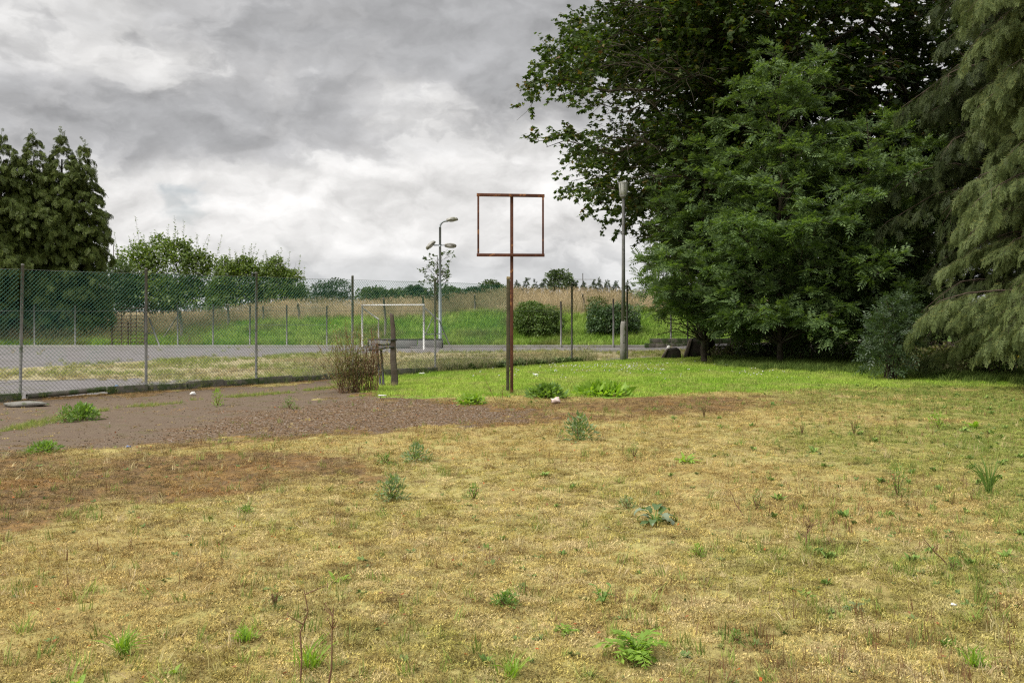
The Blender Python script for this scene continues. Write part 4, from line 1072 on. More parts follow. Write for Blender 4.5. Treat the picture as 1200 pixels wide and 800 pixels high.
# sycamore, the big crown over the lawn
def photo_xy(p):  # where a point stands in the photograph
    return 600 + p[:, 0] / p[:, 1] * FOC, 364 - (p[:, 2] - EYE) / p[:, 1] * FOC
def under_sycamore(p):
    x, y = photo_xy(p)
    return (y < np.interp(x, [596, 606, 622, 640, 655, 690, 720, 745, 780, 830], [128, 150, 165, 205, 228, 255, 285, 330, 352, 372]) + 8) & (x > np.interp(y, [0, 40, 80, 130, 190, 230], [640, 625, 612, 596, 625, 640]))
def under_ash(p):
    x, y = photo_xy(p)
    return (y < np.interp(x, [735, 760, 800, 840, 880, 930, 1000], [335, 360, 372, 386, 404, 426, 434])) & (x > np.interp(y, [60, 160, 190, 260, 330, 400], [880, 790, 765, 770, 742, 760]))
def sycamore():
    b = (9.4, 33.2, 0.05)
    root = thing('sycamore_tree', 'huge spreading sycamore whose crown hangs out over the lamp post', 'tree', b)
    prof = [(1.8, 4.4), (3.7, 6.4), (5.5, 8.4), (8.2, 9.9), (11.9, 8.6), (15, 5.6), (18, 1.0)]
    wood, S_, D, L, r = grow(11, b, 17.5, prof, .36, 120, 2.6, rise=.34, sec_gap=.42, sec_f=.34, ter_gap=.25, ter_len=(.4, .8), flat=.42, limb=.5, front=.55, reach=(.72, 1.05), keep=lambda q: under_sycamore(q), bias=(2.35, 3.95))
    e = S_ + D * L[:, None]
    k = under_sycamore(S_) & under_sycamore(e) & ~((S_[:, 1] < 32.9) & (np.abs(S_[:, 0] - 3.55) < .9)) & ((S_[:, 1] > 30.2) | (S_[:, 2] > 9.6) | (S_[:, 0] < 4.2))
    S_, D, L = S_[k], D[k], L[k]
    far = S_[:, 2] > 13.2
    cr = MB(); vis = ~far
    edge = vis & (S_[:, 0] < 6.5); vis = vis & ~edge
    leafy(cr, S_[edge], D[edge], L[edge], r, 15, .15, 'lobed', spread=.7, drop=.28, upn=.4, width=1.0)
    leafy(cr, S_[vis], D[vis], L[vis], r, 15, .17, 'quad', spread=.7, drop=.28, upn=.4, width=.95)
    leafy(cr, S_[far], D[far], L[far], r, 6, .24, 'quad', width=1.0)
    cr.build('crown', M['sycamore'], root)
    twigs(wood, S_[::2], D[::2], L[::2] * .9, .006)
    wood.build('trunk', M['bark'], root, smooth=True)
sycamore()
def ash(seed, base, H, prof, n, label, per=10, r0=.06, dens=1.25, group='young ash trees', mat_='ash', flen=.31, zmin=.5):
    root = thing('ash_tree', label, 'tree', base, group)
    wood, S_, D, L, r = grow(seed, base, H, prof, r0, n, zmin, rise=.75, sec_gap=.42, sec_f=.34, ter_gap=.28 / dens, ter_len=(.15, .4), flat=.35, up=.12, bowf=.12, reach=(.5, 1.08), limb=.5, low=1.35)
    k = under_ash(S_); S_, D, L = S_[k], D[k], L[k]
    cr = MB(); fronds(cr, S_, D, L, r, per, flen)
    cr.build('crown', M[mat_], root); wood.build('trunk', M['bark'], root, smooth=True)
    return len(S_)
ash(21, (5.9, 30.6, .05), 6.9, [(.5, 1.9), (1.6, 2.6), (3.2, 2.9), (5, 2.2), (6.3, 1.3), (7, .3)], 60, 'shorter young ash in front of the sycamore, leaning over the tipped slab')
ash(22, (7.7, 28.6, .05), 9.4, [(.4, 2.2), (2, 2.8), (4, 2.5), (6, 2.1), (8, 1.4), (9.5, .3)], 70, 'tallest leafy young ash rising before the sycamore in the middle of the wood edge')
ash(23, (10.2, 28.6, .05), 7.6, [(.3, 2.2), (1.5, 2.6), (3.5, 2.6), (5.5, 2.1), (7.8, .4)], 60, 'dark young ash bending towards the drooping cypress at the lawn edge')
# slender bent trunk seen under the sycamore
def bent_tree():
    Y = 33.6; pts = [P(829, 418, Y), P(826, 405, Y), P(827, 396, Y), P(822, 385, Y), P(819, 370, Y), P(818.5, 352, Y), P(821, 330, Y), P(830, 300, Y)]
    root = thing('slender_tree', 'slender crooked trunk beside the tipped slab, its crown lost in the ash leaves', 'tree', (pts[0][0], Y, 0))
    MB().tube(np.array(pts) - [0, 0, .15], np.linspace(.19, .07, 8), 9).build('trunk', M['bark'], root, smooth=True)
    MB().tube([pts[2] + [.02, 0, -.1], P(836, 391, Y - .2), P(848, 386, Y - .4), P(862, 378, Y - .5)], [.07, .055, .04, .02], 7).build('limb', M['bark'], root, smooth=True)
    r = np.random.default_rng(5); n = 160
    S_ = np.array(pts[-1]) + r.normal(0, [.7, .6, .8], (n, 3)); cr = MB(); fronds(cr, S_, r.normal(0, 1, (n, 3)), np.full(n, .3), r, 4, .28)
    cr.build('crown', M['ash'], root)
bent_tree()
# the drooping cypress on the right, and darker evergreens behind
conifer(31, (11.95, 20.6, .05), 15.5, [(.5, 2.9), (1.2, 3.3), (2.2, 3.15), (4, 2.8), (6, 2.65), (7.8, 2.45), (12, 1.7), (15.5, .2)], .24, .33, 4, .125, .34, T_FINE, M['cypress'], 'cypress_tree',
        'tall light olive cypress with drooping boughs standing nearest on the right', droop=.28, zmin=.85, hang=1.15, per=8, tuft=.6, rise=.22, chain=.9, tint=((.04, .066, .020), (.165, .21, .068)))
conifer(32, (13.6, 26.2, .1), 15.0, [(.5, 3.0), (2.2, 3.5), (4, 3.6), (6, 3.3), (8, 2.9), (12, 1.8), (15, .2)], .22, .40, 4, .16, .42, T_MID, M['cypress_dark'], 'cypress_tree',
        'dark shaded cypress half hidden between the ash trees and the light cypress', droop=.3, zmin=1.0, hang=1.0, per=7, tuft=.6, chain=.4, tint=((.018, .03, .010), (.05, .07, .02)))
def woods(seed, base, H, prof, n, label, leaf=.2, mat_='woods', per=26, zmin=1.2):
    root = thing('woodland_tree', label, 'tree', base, 'dark trees at the back of the wood')
    wood, S_, D, L, r = grow(seed, base, H, prof, .28, n, zmin, rise=.4, sec_gap=.8, sec_f=.36, ter_gap=.42, ter_len=(.4, .9), flat=.35)
    cr = MB(); leafy(cr, S_, D, L, r, per, leaf, 'quad', width=.8); cr.build('crown', M[mat_], root)
    wood.build('trunk', M['bark'], root, smooth=True)
woods(41, (14.6, 36.0, .1), 17, [(1, 4), (4, 5.8), (9, 6.8), (13, 5.2), (17, .6)], 80, 'dark broad tree at the back of the wood behind the ash crowns', leaf=.22)
woods(42, (20.5, 31.0, .1), 16, [(1, 4), (4, 5.6), (9, 6.0), (13, 4.4), (16, .6)], 40, 'dark tree hidden behind the light cypress', leaf=.24)
woods(43, (12.3, 32.0, .1), 8, [(.4, 2.6), (2, 3.4), (5, 3.2), (8, .6)], 40, 'dense shaded understorey tree filling the dark gap of the wood', leaf=.16, zmin=.5)
woods(44, (9.0, 39.5, .1), 9, [(.6, 3), (3, 4.0), (6, 3.4), (9, .6)], 30, 'dim tree behind the sycamore trunk', leaf=.2, zmin=.8)

# shrubs, hedges, far trees ------------------------------------------------
def bush(name, label, base, lobes, n, leaf, mat_, cat='bush', group=None, seed=1, shoots=0, shoot_h=.6, width=.6, stem=True, core=.45, drop=.1, amp=.22, kind='quad', nstem=5, parts=('foliage', 'stems')):
    """leaves through uneven lobes (centre offset, radii), shoots breaking the outline, stems inside"""
    r = np.random.default_rng(seed); base = np.asarray(base, float); root = thing(name, label, cat, base, group)
    vol = np.array([l[3] * l[4] * l[5] for l in lobes]) ** .67; vol /= vol.sum(); cr = MB(); st = MB()
    for l, f in zip(lobes, vol):
        m = int(n * f); c = base + np.array(l[:3]); rad = np.array(l[3:6])
        v = unit(r.normal(0, 1, (m, 3))); v[:, 2] = np.where(v[:, 2] < -.55, -v[:, 2], v[:, 2])
        q = core + (1 - core) * r.random(m) ** .45
        lump = 1 + amp * 2 * (fbm(v[:, 0] * 2.2 + seed * 3, v[:, 1] * 2.2 + v[:, 2] * 2.9 + l[0], 1.3, 4) - .5) * 2
        p = c + v * rad * (q * lump)[:, None]
        p[:, 2] = np.maximum(p[:, 2], base[2] + .03)
        d = v * .7 + r.normal(0, .6, (m, 3)) - [0, 0, drop]; U = v * .6 + r.normal(0, .4, (m, 3)) + [0, 0, .7]
        sz = leaf * r.uniform(.6, 1.3, m)
        if kind == 'fronds': 
            fronds(cr, p, d, np.full(m, .05), r, 1, leaf, 3, spread=.3)
        else: leaves_quad(cr, p, d, U, sz, sz * width, droop=.12)
        for k in range(max(1, nstem)):
            e = c + unit(r.normal(0, 1, 3)) * rad * .75; s0 = base + np.array([l[0] * .35, l[1] * .35, -.05]) + r.normal(0, .06, 3) * [1, 1, 0]
            st.tube(bow(s0, e, .1, 5, .04, r), np.linspace(.012 + .01 * max(rad), .005, 5), 5, caps=False)
        for k in range(int(shoots * f + .5)):
            v0 = unit(r.normal(0, 1, 3) * [1, 1, .4] + [0, 0, .9]); p0 = c + v0 * rad * .9; h = shoot_h * r.uniform(.4, 1.2)
            dv = unit(v0 * .45 + [0, 0, 1.] + r.normal(0, .18, 3)); e = p0 + dv * h
            st.tube([p0 - dv * .3, p0, e], [.008, .007, .003], 4, caps=False)
            m2 = max(6, int(h / leaf * 4)); t = r.random(m2); az = r.random(m2) * 6.283
            dd = np.stack([np.cos(az), np.sin(az), r.uniform(.0, .9, m2)], 1)
            sz = leaf * r.uniform(.7, 1.2, m2) * (1.1 - .5 * t)
            leaves_quad(cr, p0 + dv * (h * t)[:, None], dd, np.tile([0, 0, 1.], (m2, 1)), sz, sz * width, droop=.1)
    cr.build(parts[0], M[mat_], root)
    if stem: st.build(parts[1], M['bark_brown'], root)
    return root
# left leylandii group
for k, (px, Y, H, rr, lab) in enumerate(((-40, 47.5, 10.2, 2.2, 'leylandii conifer at the picture edge, cut by the left border'), (2, 46.6, 9.9, 2.1, 'leylandii with a blunt top right at the left picture border, just inside the frame'),
                                         (40, 47.2, 10.05, 2.0, 'leylandii with the broadest tuft at its top, middle of the left conifer group'), (71, 47.6, 10.1, 1.75, 'leylandii with a narrow pointed top, next to the bare spiky one'),
                                         (97, 47.6, 9.7, 1.35, 'outermost leylandii with a bare spiky leader, facing the open sky'))):
    X = (px - 600) / FOC * Y
    pr = [(0, rr * 1.0), (.8, rr * 1.12), (3, rr * 1.12), (5.5, rr * .95), (7.6, rr * .70), (9.1, rr * .25), (H, .08)]
    conifer(50 + k, (X, Y, 0), H, pr, .16, .26, 5, .16, .36, T_FAR, M['leylandii'], 'leylandii_tree', lab, 'leylandii group beyond the court', droop=.20, zmin=.2, branches=False, hang=1.5, rise=.42,
            per=10, tuft=.45, tint=((.03, .053, .010), (.115, .155, .032)))
# bushes beyond the court
def bz(X, Y): return float(bank_z(np.array(X, float), np.array(Y, float)))
def at_px(px, Y): return (px - 600) / FOC * Y
def lob(px, py, Y, rx, ry, base):  # lobe centre from the photograph at distance Y
    q = P(px, py, Y); return (q[0] - base[0], q[1] - base[1], q[2] - base[2], rx, rx * .9, ry)
Y = 58.; b = np.array([at_px(195, Y), Y, .8])
bush('elm_thicket', 'broad light green thicket with upright shoots right of the conifers', b, [lob(160, 325, Y, 1.6, 1.6, b), lob(200, 318, Y, 2.0, 1.7, b), lob(236, 328, Y, 1.3, 1.4, b), lob(185, 345, Y, 2.8, 1.1, b), lob(163, 303, Y, .6, 1.0, b), lob(188, 298, Y, .7, 1.1, b), lob(214, 300, Y, .65, 1.0, b), lob(236, 312, Y, .55, .9, b), lob(170, 355, Y, 2.2, .9, b), lob(222, 354, Y, 2.2, .9, b)], 17000, .19, 'bright_bush', seed=61, shoots=90, shoot_h=1.5)
Y = 56.; b = np.array([at_px(130, Y), Y, .6])
bush('hawthorn_bush', 'dark low bush squeezed between the last conifer and the light thicket', b, [lob(128, 338, Y, 1.5, 1.7, b), lob(140, 345, Y, 1.2, 1.2, b), lob(132, 356, Y, 1.6, .8, b)], 6000, .16, 'far_bush', seed=62, shoots=16, shoot_h=.8)
Y = 57.; b = np.array([at_px(282, Y), Y, 1.0])
bush('hawthorn_bush', 'rounded green bush left of the fence post with jagged shoots on top', b, [lob(272, 335, Y, 1.2, 1.3, b), lob(288, 334, Y, 1.2, 1.4, b), lob(262, 345, Y, 1.0, .9, b), lob(264, 318, Y, .5, .8, b), lob(286, 316, Y, .55, .8, b), lob(280, 352, Y, 1.6, .8, b)], 9000, .17, 'bright_bush', seed=63, shoots=46, shoot_h=1.2)
b = np.array([at_px(325, Y), Y, 1.0])
bush('hawthorn_bush', 'rounded green bush whose right side slopes down to the dry grass', b, [lob(318, 333, Y, 1.2, 1.3, b), lob(333, 338, Y, 1.3, 1.1, b), lob(346, 348, Y, .8, .6, b), lob(322, 316, Y, .6, .8, b), lob(336, 328, Y, .5, .6, b), lob(328, 352, Y, 1.5, .8, b)], 9000, .16, 'bright_bush', seed=64, shoots=40, shoot_h=1.0)
Y = 53.; b = np.array([at_px(252, Y), Y, bz(at_px(252, Y), Y)])
bush('elder_sapling', 'small dark sapling in dry grass below the rounded bush', b, [(0, 0, .6, .5, .4, .7)], 500, .16, 'hedge', seed=65, shoots=6, shoot_h=.4)
Y = 78.; b = np.array([at_px(386, Y), Y, 1.6])
bush('hawthorn_bush', 'dark rounded far bush standing alone above the dry grass', b, [lob(376, 344, Y, 1.0, .85, b), lob(394, 342, Y, 1.2, 1.0, b), lob(386, 350, Y, 1.7, .6, b)], 4200, .17, 'far_dark', seed=66, shoots=10, shoot_h=.4)
Y = 85.
for k, (px, py, rx, ry, m_, lab) in enumerate(((438, 347, 1.6, .7, 'far_bush', 'low green far bush just right of the tall fence post'), (470, 348, 1.9, .7, 'far_bush', 'low wide far bush above the goal crossbar'),
                                       (486, 345, .9, .75, 'far_dark', 'small dark round far bush above the right end of the crossbar'), (527, 347, 1.5, .75, 'far_bush', 'low far bush just right of the floodlight mast'),
                                       (556, 347, 1.6, .7, 'far_dark', 'dark low far bush left of the rusty pole'), (578, 343, 1.3, .9, 'far_bush', 'taller far bush touching the rusty pole on its left'))):
    b = np.array([at_px(px, Y), Y, 1.5]); bush('far_bush', lab, b, [lob(px, py, Y, rx, ry, b), lob(px + 9, py + 3, Y, rx * .8, ry * .8, b)], 2600, .24, m_, group='bushes on the skyline', seed=70 + k, shoots=8, shoot_h=.5, stem=False)
# sapling behind the floodlight
Y = 52.; X = at_px(512, Y); b = np.array([X, Y, bz(X, Y)])
root = thing('young_tree', 'thin leggy sapling rising behind the floodlight mast', 'tree', b)
wood, S_, D, L_t, r_ = grow(81, b, P(512, 296, Y)[2] - b[2], [(.6, .5), (1.6, .95), (2.6, .75), (4, .3)], .03, 17, .5, rise=1.2, sec_gap=.5, sec_f=.25, ter_gap=.3, ter_len=(.1, .3), up=.5)
cr = MB(); leafy(cr, S_, D, L_t, r_, 8, .15, 'quad', width=.7); cr.build('crown', M['far_bush'], root); wood.build('trunk', M['bark_brown'], root)
# trimmed hedge bushes on the bank
Y = 46.4; b = np.array([at_px(629, Y), Y, bz(at_px(629, Y), Y - 1)])
bush('trimmed_bush', 'clipped boxy green bush on the bank right behind the rusty pole', b, [lob(628, 375, Y, 1.1, .70, b), lob(612, 377, Y, .62, .66, b), lob(646, 379, Y, .6, .58, b), lob(630, 386, Y, 1.05, .45, b), lob(620, 362, Y, .6, .35, b)], 14000, .085, 'hedge', seed=91, shoots=46, shoot_h=.22, core=.55, amp=.26)
b = np.array([at_px(718, Y), Y, bz(at_px(718, Y), Y - 1)])
bush('trimmed_bush', 'clipped rounded bluish green bush on the bank behind the lamp post', b, [lob(703, 376, Y, .65, .80, b), lob(730, 374, Y, .75, .80, b), lob(716, 380, Y, 1.1, .70, b), lob(700, 386, Y, .55, .45, b), lob(735, 385, Y, .55, .5, b)], 14000, .09, 'hedge_blue', seed=92, shoots=40, shoot_h=.2, core=.55, amp=.26)
Y = 49.5; b = np.array([at_px(701, Y), Y, bz(at_px(701, Y), Y)])
bush('gorse_bush', 'small olive bush in dry grass above the bluish clipped bush', b, [(0, 0, .45, .6, .5, .5)], 900, .1, 'bramble', seed=93, shoots=6, shoot_h=.3)
# far treeline on the horizon: a row of little spruces and one broad tree
tl = [(606, 330), (617, 328.5), (627, 331), (636, 329.5), (646, 330), (664, 333), (673, 331), (684, 333), (695, 330), (702, 329), (712, 330), (722, 331), (735, 332)]
ORD = 'first second third fourth fifth sixth seventh eighth ninth tenth eleventh twelfth thirteenth'.split()
Yt = 112.
for k, (px, yt) in enumerate(tl):
    X = at_px(px, Yt + k % 3); H = P(px, yt, Yt)[2] - 1.4
    conifer(120 + k, (X, Yt + k % 3, 1.4), H, [(0, 1.1), (1, 1.15), (H * .6, .75), (H, .05)], .08, .22, 4, .22, .6, T_SPR, M['far_spruce'], 'spruce_tree', '%s spruce of the far skyline row, counted from the rusty pole to the right' % ORD[k], 'row of small spruces on the horizon', droop=.2, zmin=.2, branches=False, per=4, tint=((.025, .045, .02), (.05, .075, .032)))
b = np.array([at_px(655, Yt + 4), Yt + 4, 1.4])
bush('broad_tree', 'grey green broad tree rising over the row of far spruces', b, [lob(655, 331, Yt, 1.7, 1.3, b), lob(653, 324, Yt, .9, .7, b), lob(662, 335, Yt, 1.4, 1.0, b)], 1800, .3, 'far_bush', cat='tree', seed=95, shoots=14, shoot_h=.6)
# under the trees: elder, brambles, ferny undergrowth
b = np.array([8.75, 23.0, .05])
bush('elder_bush', 'bluish green elder bush tucked under the cypress boughs', b, [(0, 0, .8, .6, .7, .7), (.3, .3, 1.3, .5, .6, .6), (-.2, -.1, .35, .5, .6, .35)], 1100, .24, 'elder', seed=96, kind='fronds', shoots=8, shoot_h=.4)
for k, (px, py, rx, h, m_, lab, n_) in enumerate(((1105, 441, .9, .55, 'bramble', 'tangled olive bramble under the middle of the light cypress', 1800), (1150, 443, .8, .6, 'bramble', 'brownish bramble heap under the cypress near the ragwort', 1600),
                                      (1185, 445, .7, .75, 'hedge', 'dark green bramble at the picture edge behind the ragwort', 1500), (1072, 437, .7, .5, 'bramble', 'low bramble below the bluish elder', 1300),
                                      (900, 424, .75, .45, 'woods', 'dark low ivy mound at the foot of the tallest ash', 1500), (1000, 428, .9, .5, 'hedge', 'green nettle patch between ash and elder', 1500),
                                      (952, 428, .8, .6, 'ash', 'drooping low ash regrowth near the lawn edge in the dark gap', 1300), (862, 421, .8, .35, 'bramble', 'straggly brownish bramble right of the slender crooked trunk', 1200))):
    q = G(px, py); q[2] = .08
    bush('bramble_bush', lab, q, [(0, .2, h * .5, rx, .7, h * .6), (rx * .5, .5, h * .6, rx * .7, .6, h * .6), (-rx * .5, .4, h * .45, rx * .7, .6, h * .5)], n_, .085, m_, group='undergrowth below the trees', seed=100 + k, shoots=14, shoot_h=.35)

# ---------------------------------------------------------------- ground cover
def blades(n, radius, l0, l1, width, el0, el1, seed, seg=1, bend=.3, head=0.0):
    r = np.random.default_rng(seed); mb = MB()
    for k in range(n):
        a = r.random() * 6.283; q = radius * math.sqrt(r.random()); p = np.array([q * math.cos(a), q * math.sin(a), -.004])
        az = r.random() * 6.283; el = r.uniform(el0, el1); L = r.uniform(l0, l1)
        d = np.array([math.cos(az) * math.cos(el), math.sin(az) * math.cos(el), math.sin(el)]); s = np.array([-math.sin(az), math.cos(az), 0]) * width * r.uniform(.6, 1.2) * .5
        if seg == 1: mb.add([p - s, p + s, p + d * L], np.array([[0, 1, 2]]))
        else:
            m = p + d * L * .55; e = m + unit(d + np.array([math.cos(az), math.sin(az), -.6]) * bend) * L * .45
            mb.add([p - s, p + s, m + s * .7, m - s * .7, e], np.array([[0, 1, 2, 3]]), np.array([[3, 2, 4]]))
            if head:
                h = L * .18; u = unit(e - m); w2 = np.array([-u[1], u[0], 0]) * head
                mb.add([e, e + u * h * .4 + w2, e + u * h, e + u * h * .4 - w2], np.array([[0, 1, 2, 3]]))
                w3 = np.array([0, 0, 1]) * head; mb.add([e, e + u * h * .4 + w3, e + u * h, e + u * h * .4 - w3], np.array([[0, 1, 2, 3]]))
    return mb
def rosette(n, L, W, seed, el=(.2, .9)):
    r = np.random.default_rng(seed); mb = MB(); az = r.random(n) * 6.283; e = r.uniform(*el, n)
    d = np.stack([np.cos(az) * np.cos(e), np.sin(az) * np.cos(e), np.sin(e)], 1); sz = L * r.uniform(.6, 1.1, n)
    leaves_quad(mb, r.normal(0, L * .12, (n, 3)) * [1, 1, .3], d, np.tile([0, 0, 1.], (n, 1)), sz, sz * W, droop=.2); return mb
SRC = dict(
    moss=[tuft_source('moss_tuft', blades(64, .055, .006, .018, .0042, .1, 1.1, s), M['tint_moss']) for s in (1, 2, 3)],
    straw=[tuft_source('straw', blades(9, .06, .04, .12, .0035, -.02, .35, s), M['tint']) for s in (4, 5)],
    lawn=[tuft_source('lawn_tuft', blades(42, .10, .035, .075, .006, .6, 1.4, s), M['tint']) for s in (6, 7, 8)],
    sprig=[tuft_source('grass_sprig', blades(12, .03, .04, .10, .005, .8, 1.5, s, 2), M['tint']) for s in (9, 10)],
    herb=[tuft_source('herb', rosette(11, .05, .35, s), M['tint']) for s in (11, 12)],
    stem=[tuft_source('dead_stalk', blades(4, .025, .05, .13, .0045, 1.1, 1.55, s, 2, .1), M['tint']) for s in (13, 14)],
    tall=[tuft_source('tall_grass', blades(34, .16, .18, .42, .011, .8, 1.5, s, 2, .5), M['tint']) for s in (15, 16, 17)],
    gold=[tuft_source('seed_grass', blades(20, .18, .45, .85, .008, 1.1, 1.55, s, 2, .25, .013), M['tint']) for s in (18, 19, 20)],
    broad=[tuft_source('broad_weed', rosette(22, .16, .36, s, (.3, 1.35)), M['tint']) for s in (21, 22)],
    crumb=[tuft_source('crumb', blob(MB(), (0, 0, .3), (1, .8, .6), s, 1, .3), M['tint']) for s in (23, 24)],
    leaf=[tuft_source('dead_leaf', rosette(1, .05, .6, s, (.0, .6)), M['tint']) for s in (25, 26, 27)],
)
def field(n, y0, y1, pw, half=.62, extra=3.4, seed=1):
    """points over the plot in front of the camera, thinning with distance"""
    n = int(n * 1.45); r = np.random.default_rng(seed); a = 2 - pw
    y = (y0 ** a + (y1 ** a - y0 ** a) * r.random(n)) ** (1 / a)
    x = (r.random(n) * 2 - 1) * (half * y + extra); return x, y, r
mixc = lambda a, b, f: np.asarray(a) * (1 - f[:, None]) + np.asarray(b) * f[:, None]
def moss_color(x, y, z):
    a = fbm(x, y, 1.1, 5); b = fbm(x + 31, y + 5, 8.0, 4); c = fbm(x + 3, y + 71, .35, 4)
    col = mixc((.51, .41, .135), (.40, .35, .09), sstep(.42, .62, a))
    col = mixc(col, (.53, .425, .205), sstep(.50, .68, b))
    col = mixc(col, (.15, .09, .035), sstep(.48, .34, b) * .7)
    col = mixc(col, (.45, .325, .12), sstep(.42, .62, c) * .5)
    col = mixc(col, (.16, .105, .05), z['brown'] * (.55 + .4 * sstep(.4, .6, b)))
    col = mixc(col, (.33, .19, .065), z['brown'] * sstep(.53, .66, a) * .8)
    col = mixc(col, (.21, .27, .05), np.clip(z['green'] * sstep(.34, .56, a + .06), 0, .85))
    return col
def cover():
    # moss and thatch
    x, y, r = field(135000, 3.2, 23, 1.55, seed=1); z = zones(x, y)
    gap = .45 + .55 * sstep(.34, .48, fbm(x, y, 2.3, 4))
    keep = r.random(len(x)) < (1 - .965 * z['path']) * (1 - .8 * z['lawn']) * (1 - z['court']) * (1 - z['wood']) * gap * (1 - .35 * z['brown'])
    x, y = x[keep], y[keep]; z = {k: v[keep] for k, v in z.items()}
    col = moss_color(x, y, z) * r.uniform(.6, 1.28, (len(x), 1))
    scatter('moss_cover', 'dry yellow moss and thatch covering the open ground', np.stack([x, y, gheight(x, y)], 1), r.uniform(.6, 1.5, len(x)) * (1 + .025 * y), col, SRC['moss'], .2)
    x, y, r = field(6500, 3.2, 20, 1.6, seed=2); z = zones(x, y)
    keep = r.random(len(x)) < (1 - .97 * z['path']) * (1 - z['lawn']) * (1 - z['court']) * sstep(.35, .6, fbm(x, y, 1.6, 4)); x, y = x[keep], y[keep]
    col = mixc((.42, .34, .20), (.24, .13, .06), r.random(len(x)) ** 2) * r.uniform(.7, 1.2, (len(x), 1))
    scatter('dry_straw', 'pale dry grass stems lying on the moss', np.stack([x, y, gheight(x, y) + .006], 1), r.uniform(.5, 1.2, len(x)), col, SRC['straw'], .1)
    # dead upright stalks
    x, y, r = field(8000, 3.4, 20, 1.5, seed=3); z = zones(x, y)
    keep = r.random(len(x)) < (.25 + .75 * sstep(-.1, .45, x / y)) * (1 - z['path']) * (1 - z['lawn']) * (1 - z['court']) * sstep(.42, .58, fbm(x, y, .8, 4)); x, y = x[keep], y[keep]
    col = mixc((.14, .06, .028), (.24, .155, .075), r.random(len(x)))
    scatter('dead_stalks', 'thin reddish dead stalks standing in the moss', np.stack([x, y, gheight(x, y)], 1), r.uniform(.35, 1.25, len(x)), col, SRC['stem'], .15)
    # green grass coming through
    x, y, r = field(36000, 3.3, 24, 1.3, seed=4); z = zones(x, y)
    dens = .035 + .16 * sstep(.58, .7, fbm(x, y, .9, 4)) + .75 * z['green'] * sstep(.40, .62, fbm(x + 9, y, 1.3, 4))
    keep = r.random(len(x)) < dens * (1 - .9 * z['path']) * (1 - z['lawn']) * (1 - z['court']) * (1 - z['wood']); x, y = x[keep], y[keep]
    col = mixc((.13, .20, .035), (.22, .26, .06), r.random(len(x))) * r.uniform(.75, 1.2, (len(x), 1))
    scatter('new_grass', 'thin green grass coming through the moss', np.stack([x, y, gheight(x, y)], 1), r.uniform(.5, 1.3, len(x)), col, SRC['sprig'], .2)
    x, y, r = field(9000, 3.3, 23, 1.3, seed=5); z = zones(x, y)
    dens = .08 + .6 * z['green']
    keep = r.random(len(x)) < dens * (1 - .95 * z['path']) * (1 - z['lawn']) * (1 - z['court']) * (1 - z['wood']); x, y = x[keep], y[keep]
    col = mixc((.10, .17, .045), (.17, .23, .07), r.random(len(x)))
    scatter('small_herbs', 'tiny green rosettes dotted through the moss', np.stack([x, y, gheight(x, y)], 1), r.uniform(.35, 1.1, len(x)), col, SRC['herb'], .2)
    x, y, r = field(2600, 3.3, 16, 1.5, seed=14); z = zones(x, y)
    keep = (r.random(len(x)) < sstep(.44, .62, fbm(x + 60, y, .8, 4))) & (z['path'] < .3) & (z['lawn'] < .3) & (z['court'] < .5); x, y = x[keep], y[keep]
    col = mixc((.50, .41, .24), (.34, .32, .12), r.random(len(x))); scatter('dry_tufts', 'taller tufts of dry grass standing out of the moss', np.stack([x, y, gheight(x, y)], 1), r.uniform(.5, 1.25, len(x)), col, SRC['sprig'], .35)
    r = np.random.default_rng(15); n = 240; y = 3.6 + 2.6 * r.random(n) ** 1.6; x = r.uniform(-.55, .58, n) * y; keep = fbm(x + 14, y, .9, 3) > .5; x, y = x[keep], y[keep]
    col = mixc((.22, .30, .06), (.36, .40, .12), r.random(len(x))); scatter('pale_grass', 'thin pale green grass at the front of the plot', np.stack([x, y, gheight(x, y)], 1), r.uniform(.6, 1.45, len(x)), col, SRC['sprig'], .25)
    # leafy seedlings, thickest on the right towards the lawn
    r = np.random.default_rng(12); n = 700; px = r.uniform(560, 1330, n); py = 452 + 330 * r.random(n) ** 1.7; q = np.array([G(a_, b_)[:2] for a_, b_ in zip(px, py)]); x, y = q.T; z = zones(x, y)
    keep = r.random(n) < (.06 + .75 * sstep(700, 1150, px) * sstep(700, 520, py)) * (1 - z['path']) * (1 - .7 * z['lawn']) * (1 - z['court']); q = q[keep]; n = len(q)
    col = mixc((.13, .22, .045), (.23, .33, .08), r.random(n)); scatter('seedlings', 'small leafy green seedlings on the right of the plot', np.column_stack([q, gheight(q[:, 0], q[:, 1])]), r.uniform(.22, .62, n), col, SRC['broad'], .2)
    # brown leaves and crumbs of stone
    x, y, r = field(2400, 3.4, 18, 1.6, seed=6); z = zones(x, y); keep = (z['lawn'] < .5) & (z['court'] < .5) & (r.random(len(x)) < .45); x, y = x[keep], y[keep]
    col = mixc((.42, .10, .018), (.24, .11, .055), r.random(len(x)) ** .8)
    scatter('fallen_leaves', 'small rust orange fallen leaves and dock scraps', np.stack([x, y, gheight(x, y) + .018], 1), r.uniform(.4, 1.05, len(x)), col, SRC['leaf'], .4)
    x, y, r = field(42000, 5, 24, 1.2, seed=7); z = zones(x, y)
    keep = r.random(len(x)) < np.clip(z['gravel'] * z['path'] * 1.2 + .07 * z['path'] + .02 * z['brown'], 0, 1); x, y = x[keep], y[keep]; z = {k: v[keep] for k, v in z.items()}
    col = mixc((.108, .068, .036), (.205, .148, .088), r.random(len(x)) ** 1.5) * r.uniform(.4, 1.4, (len(x), 1))
    col = np.where(r.random((len(x), 1)) < .03, np.array([[.42, .39, .35]]), col)
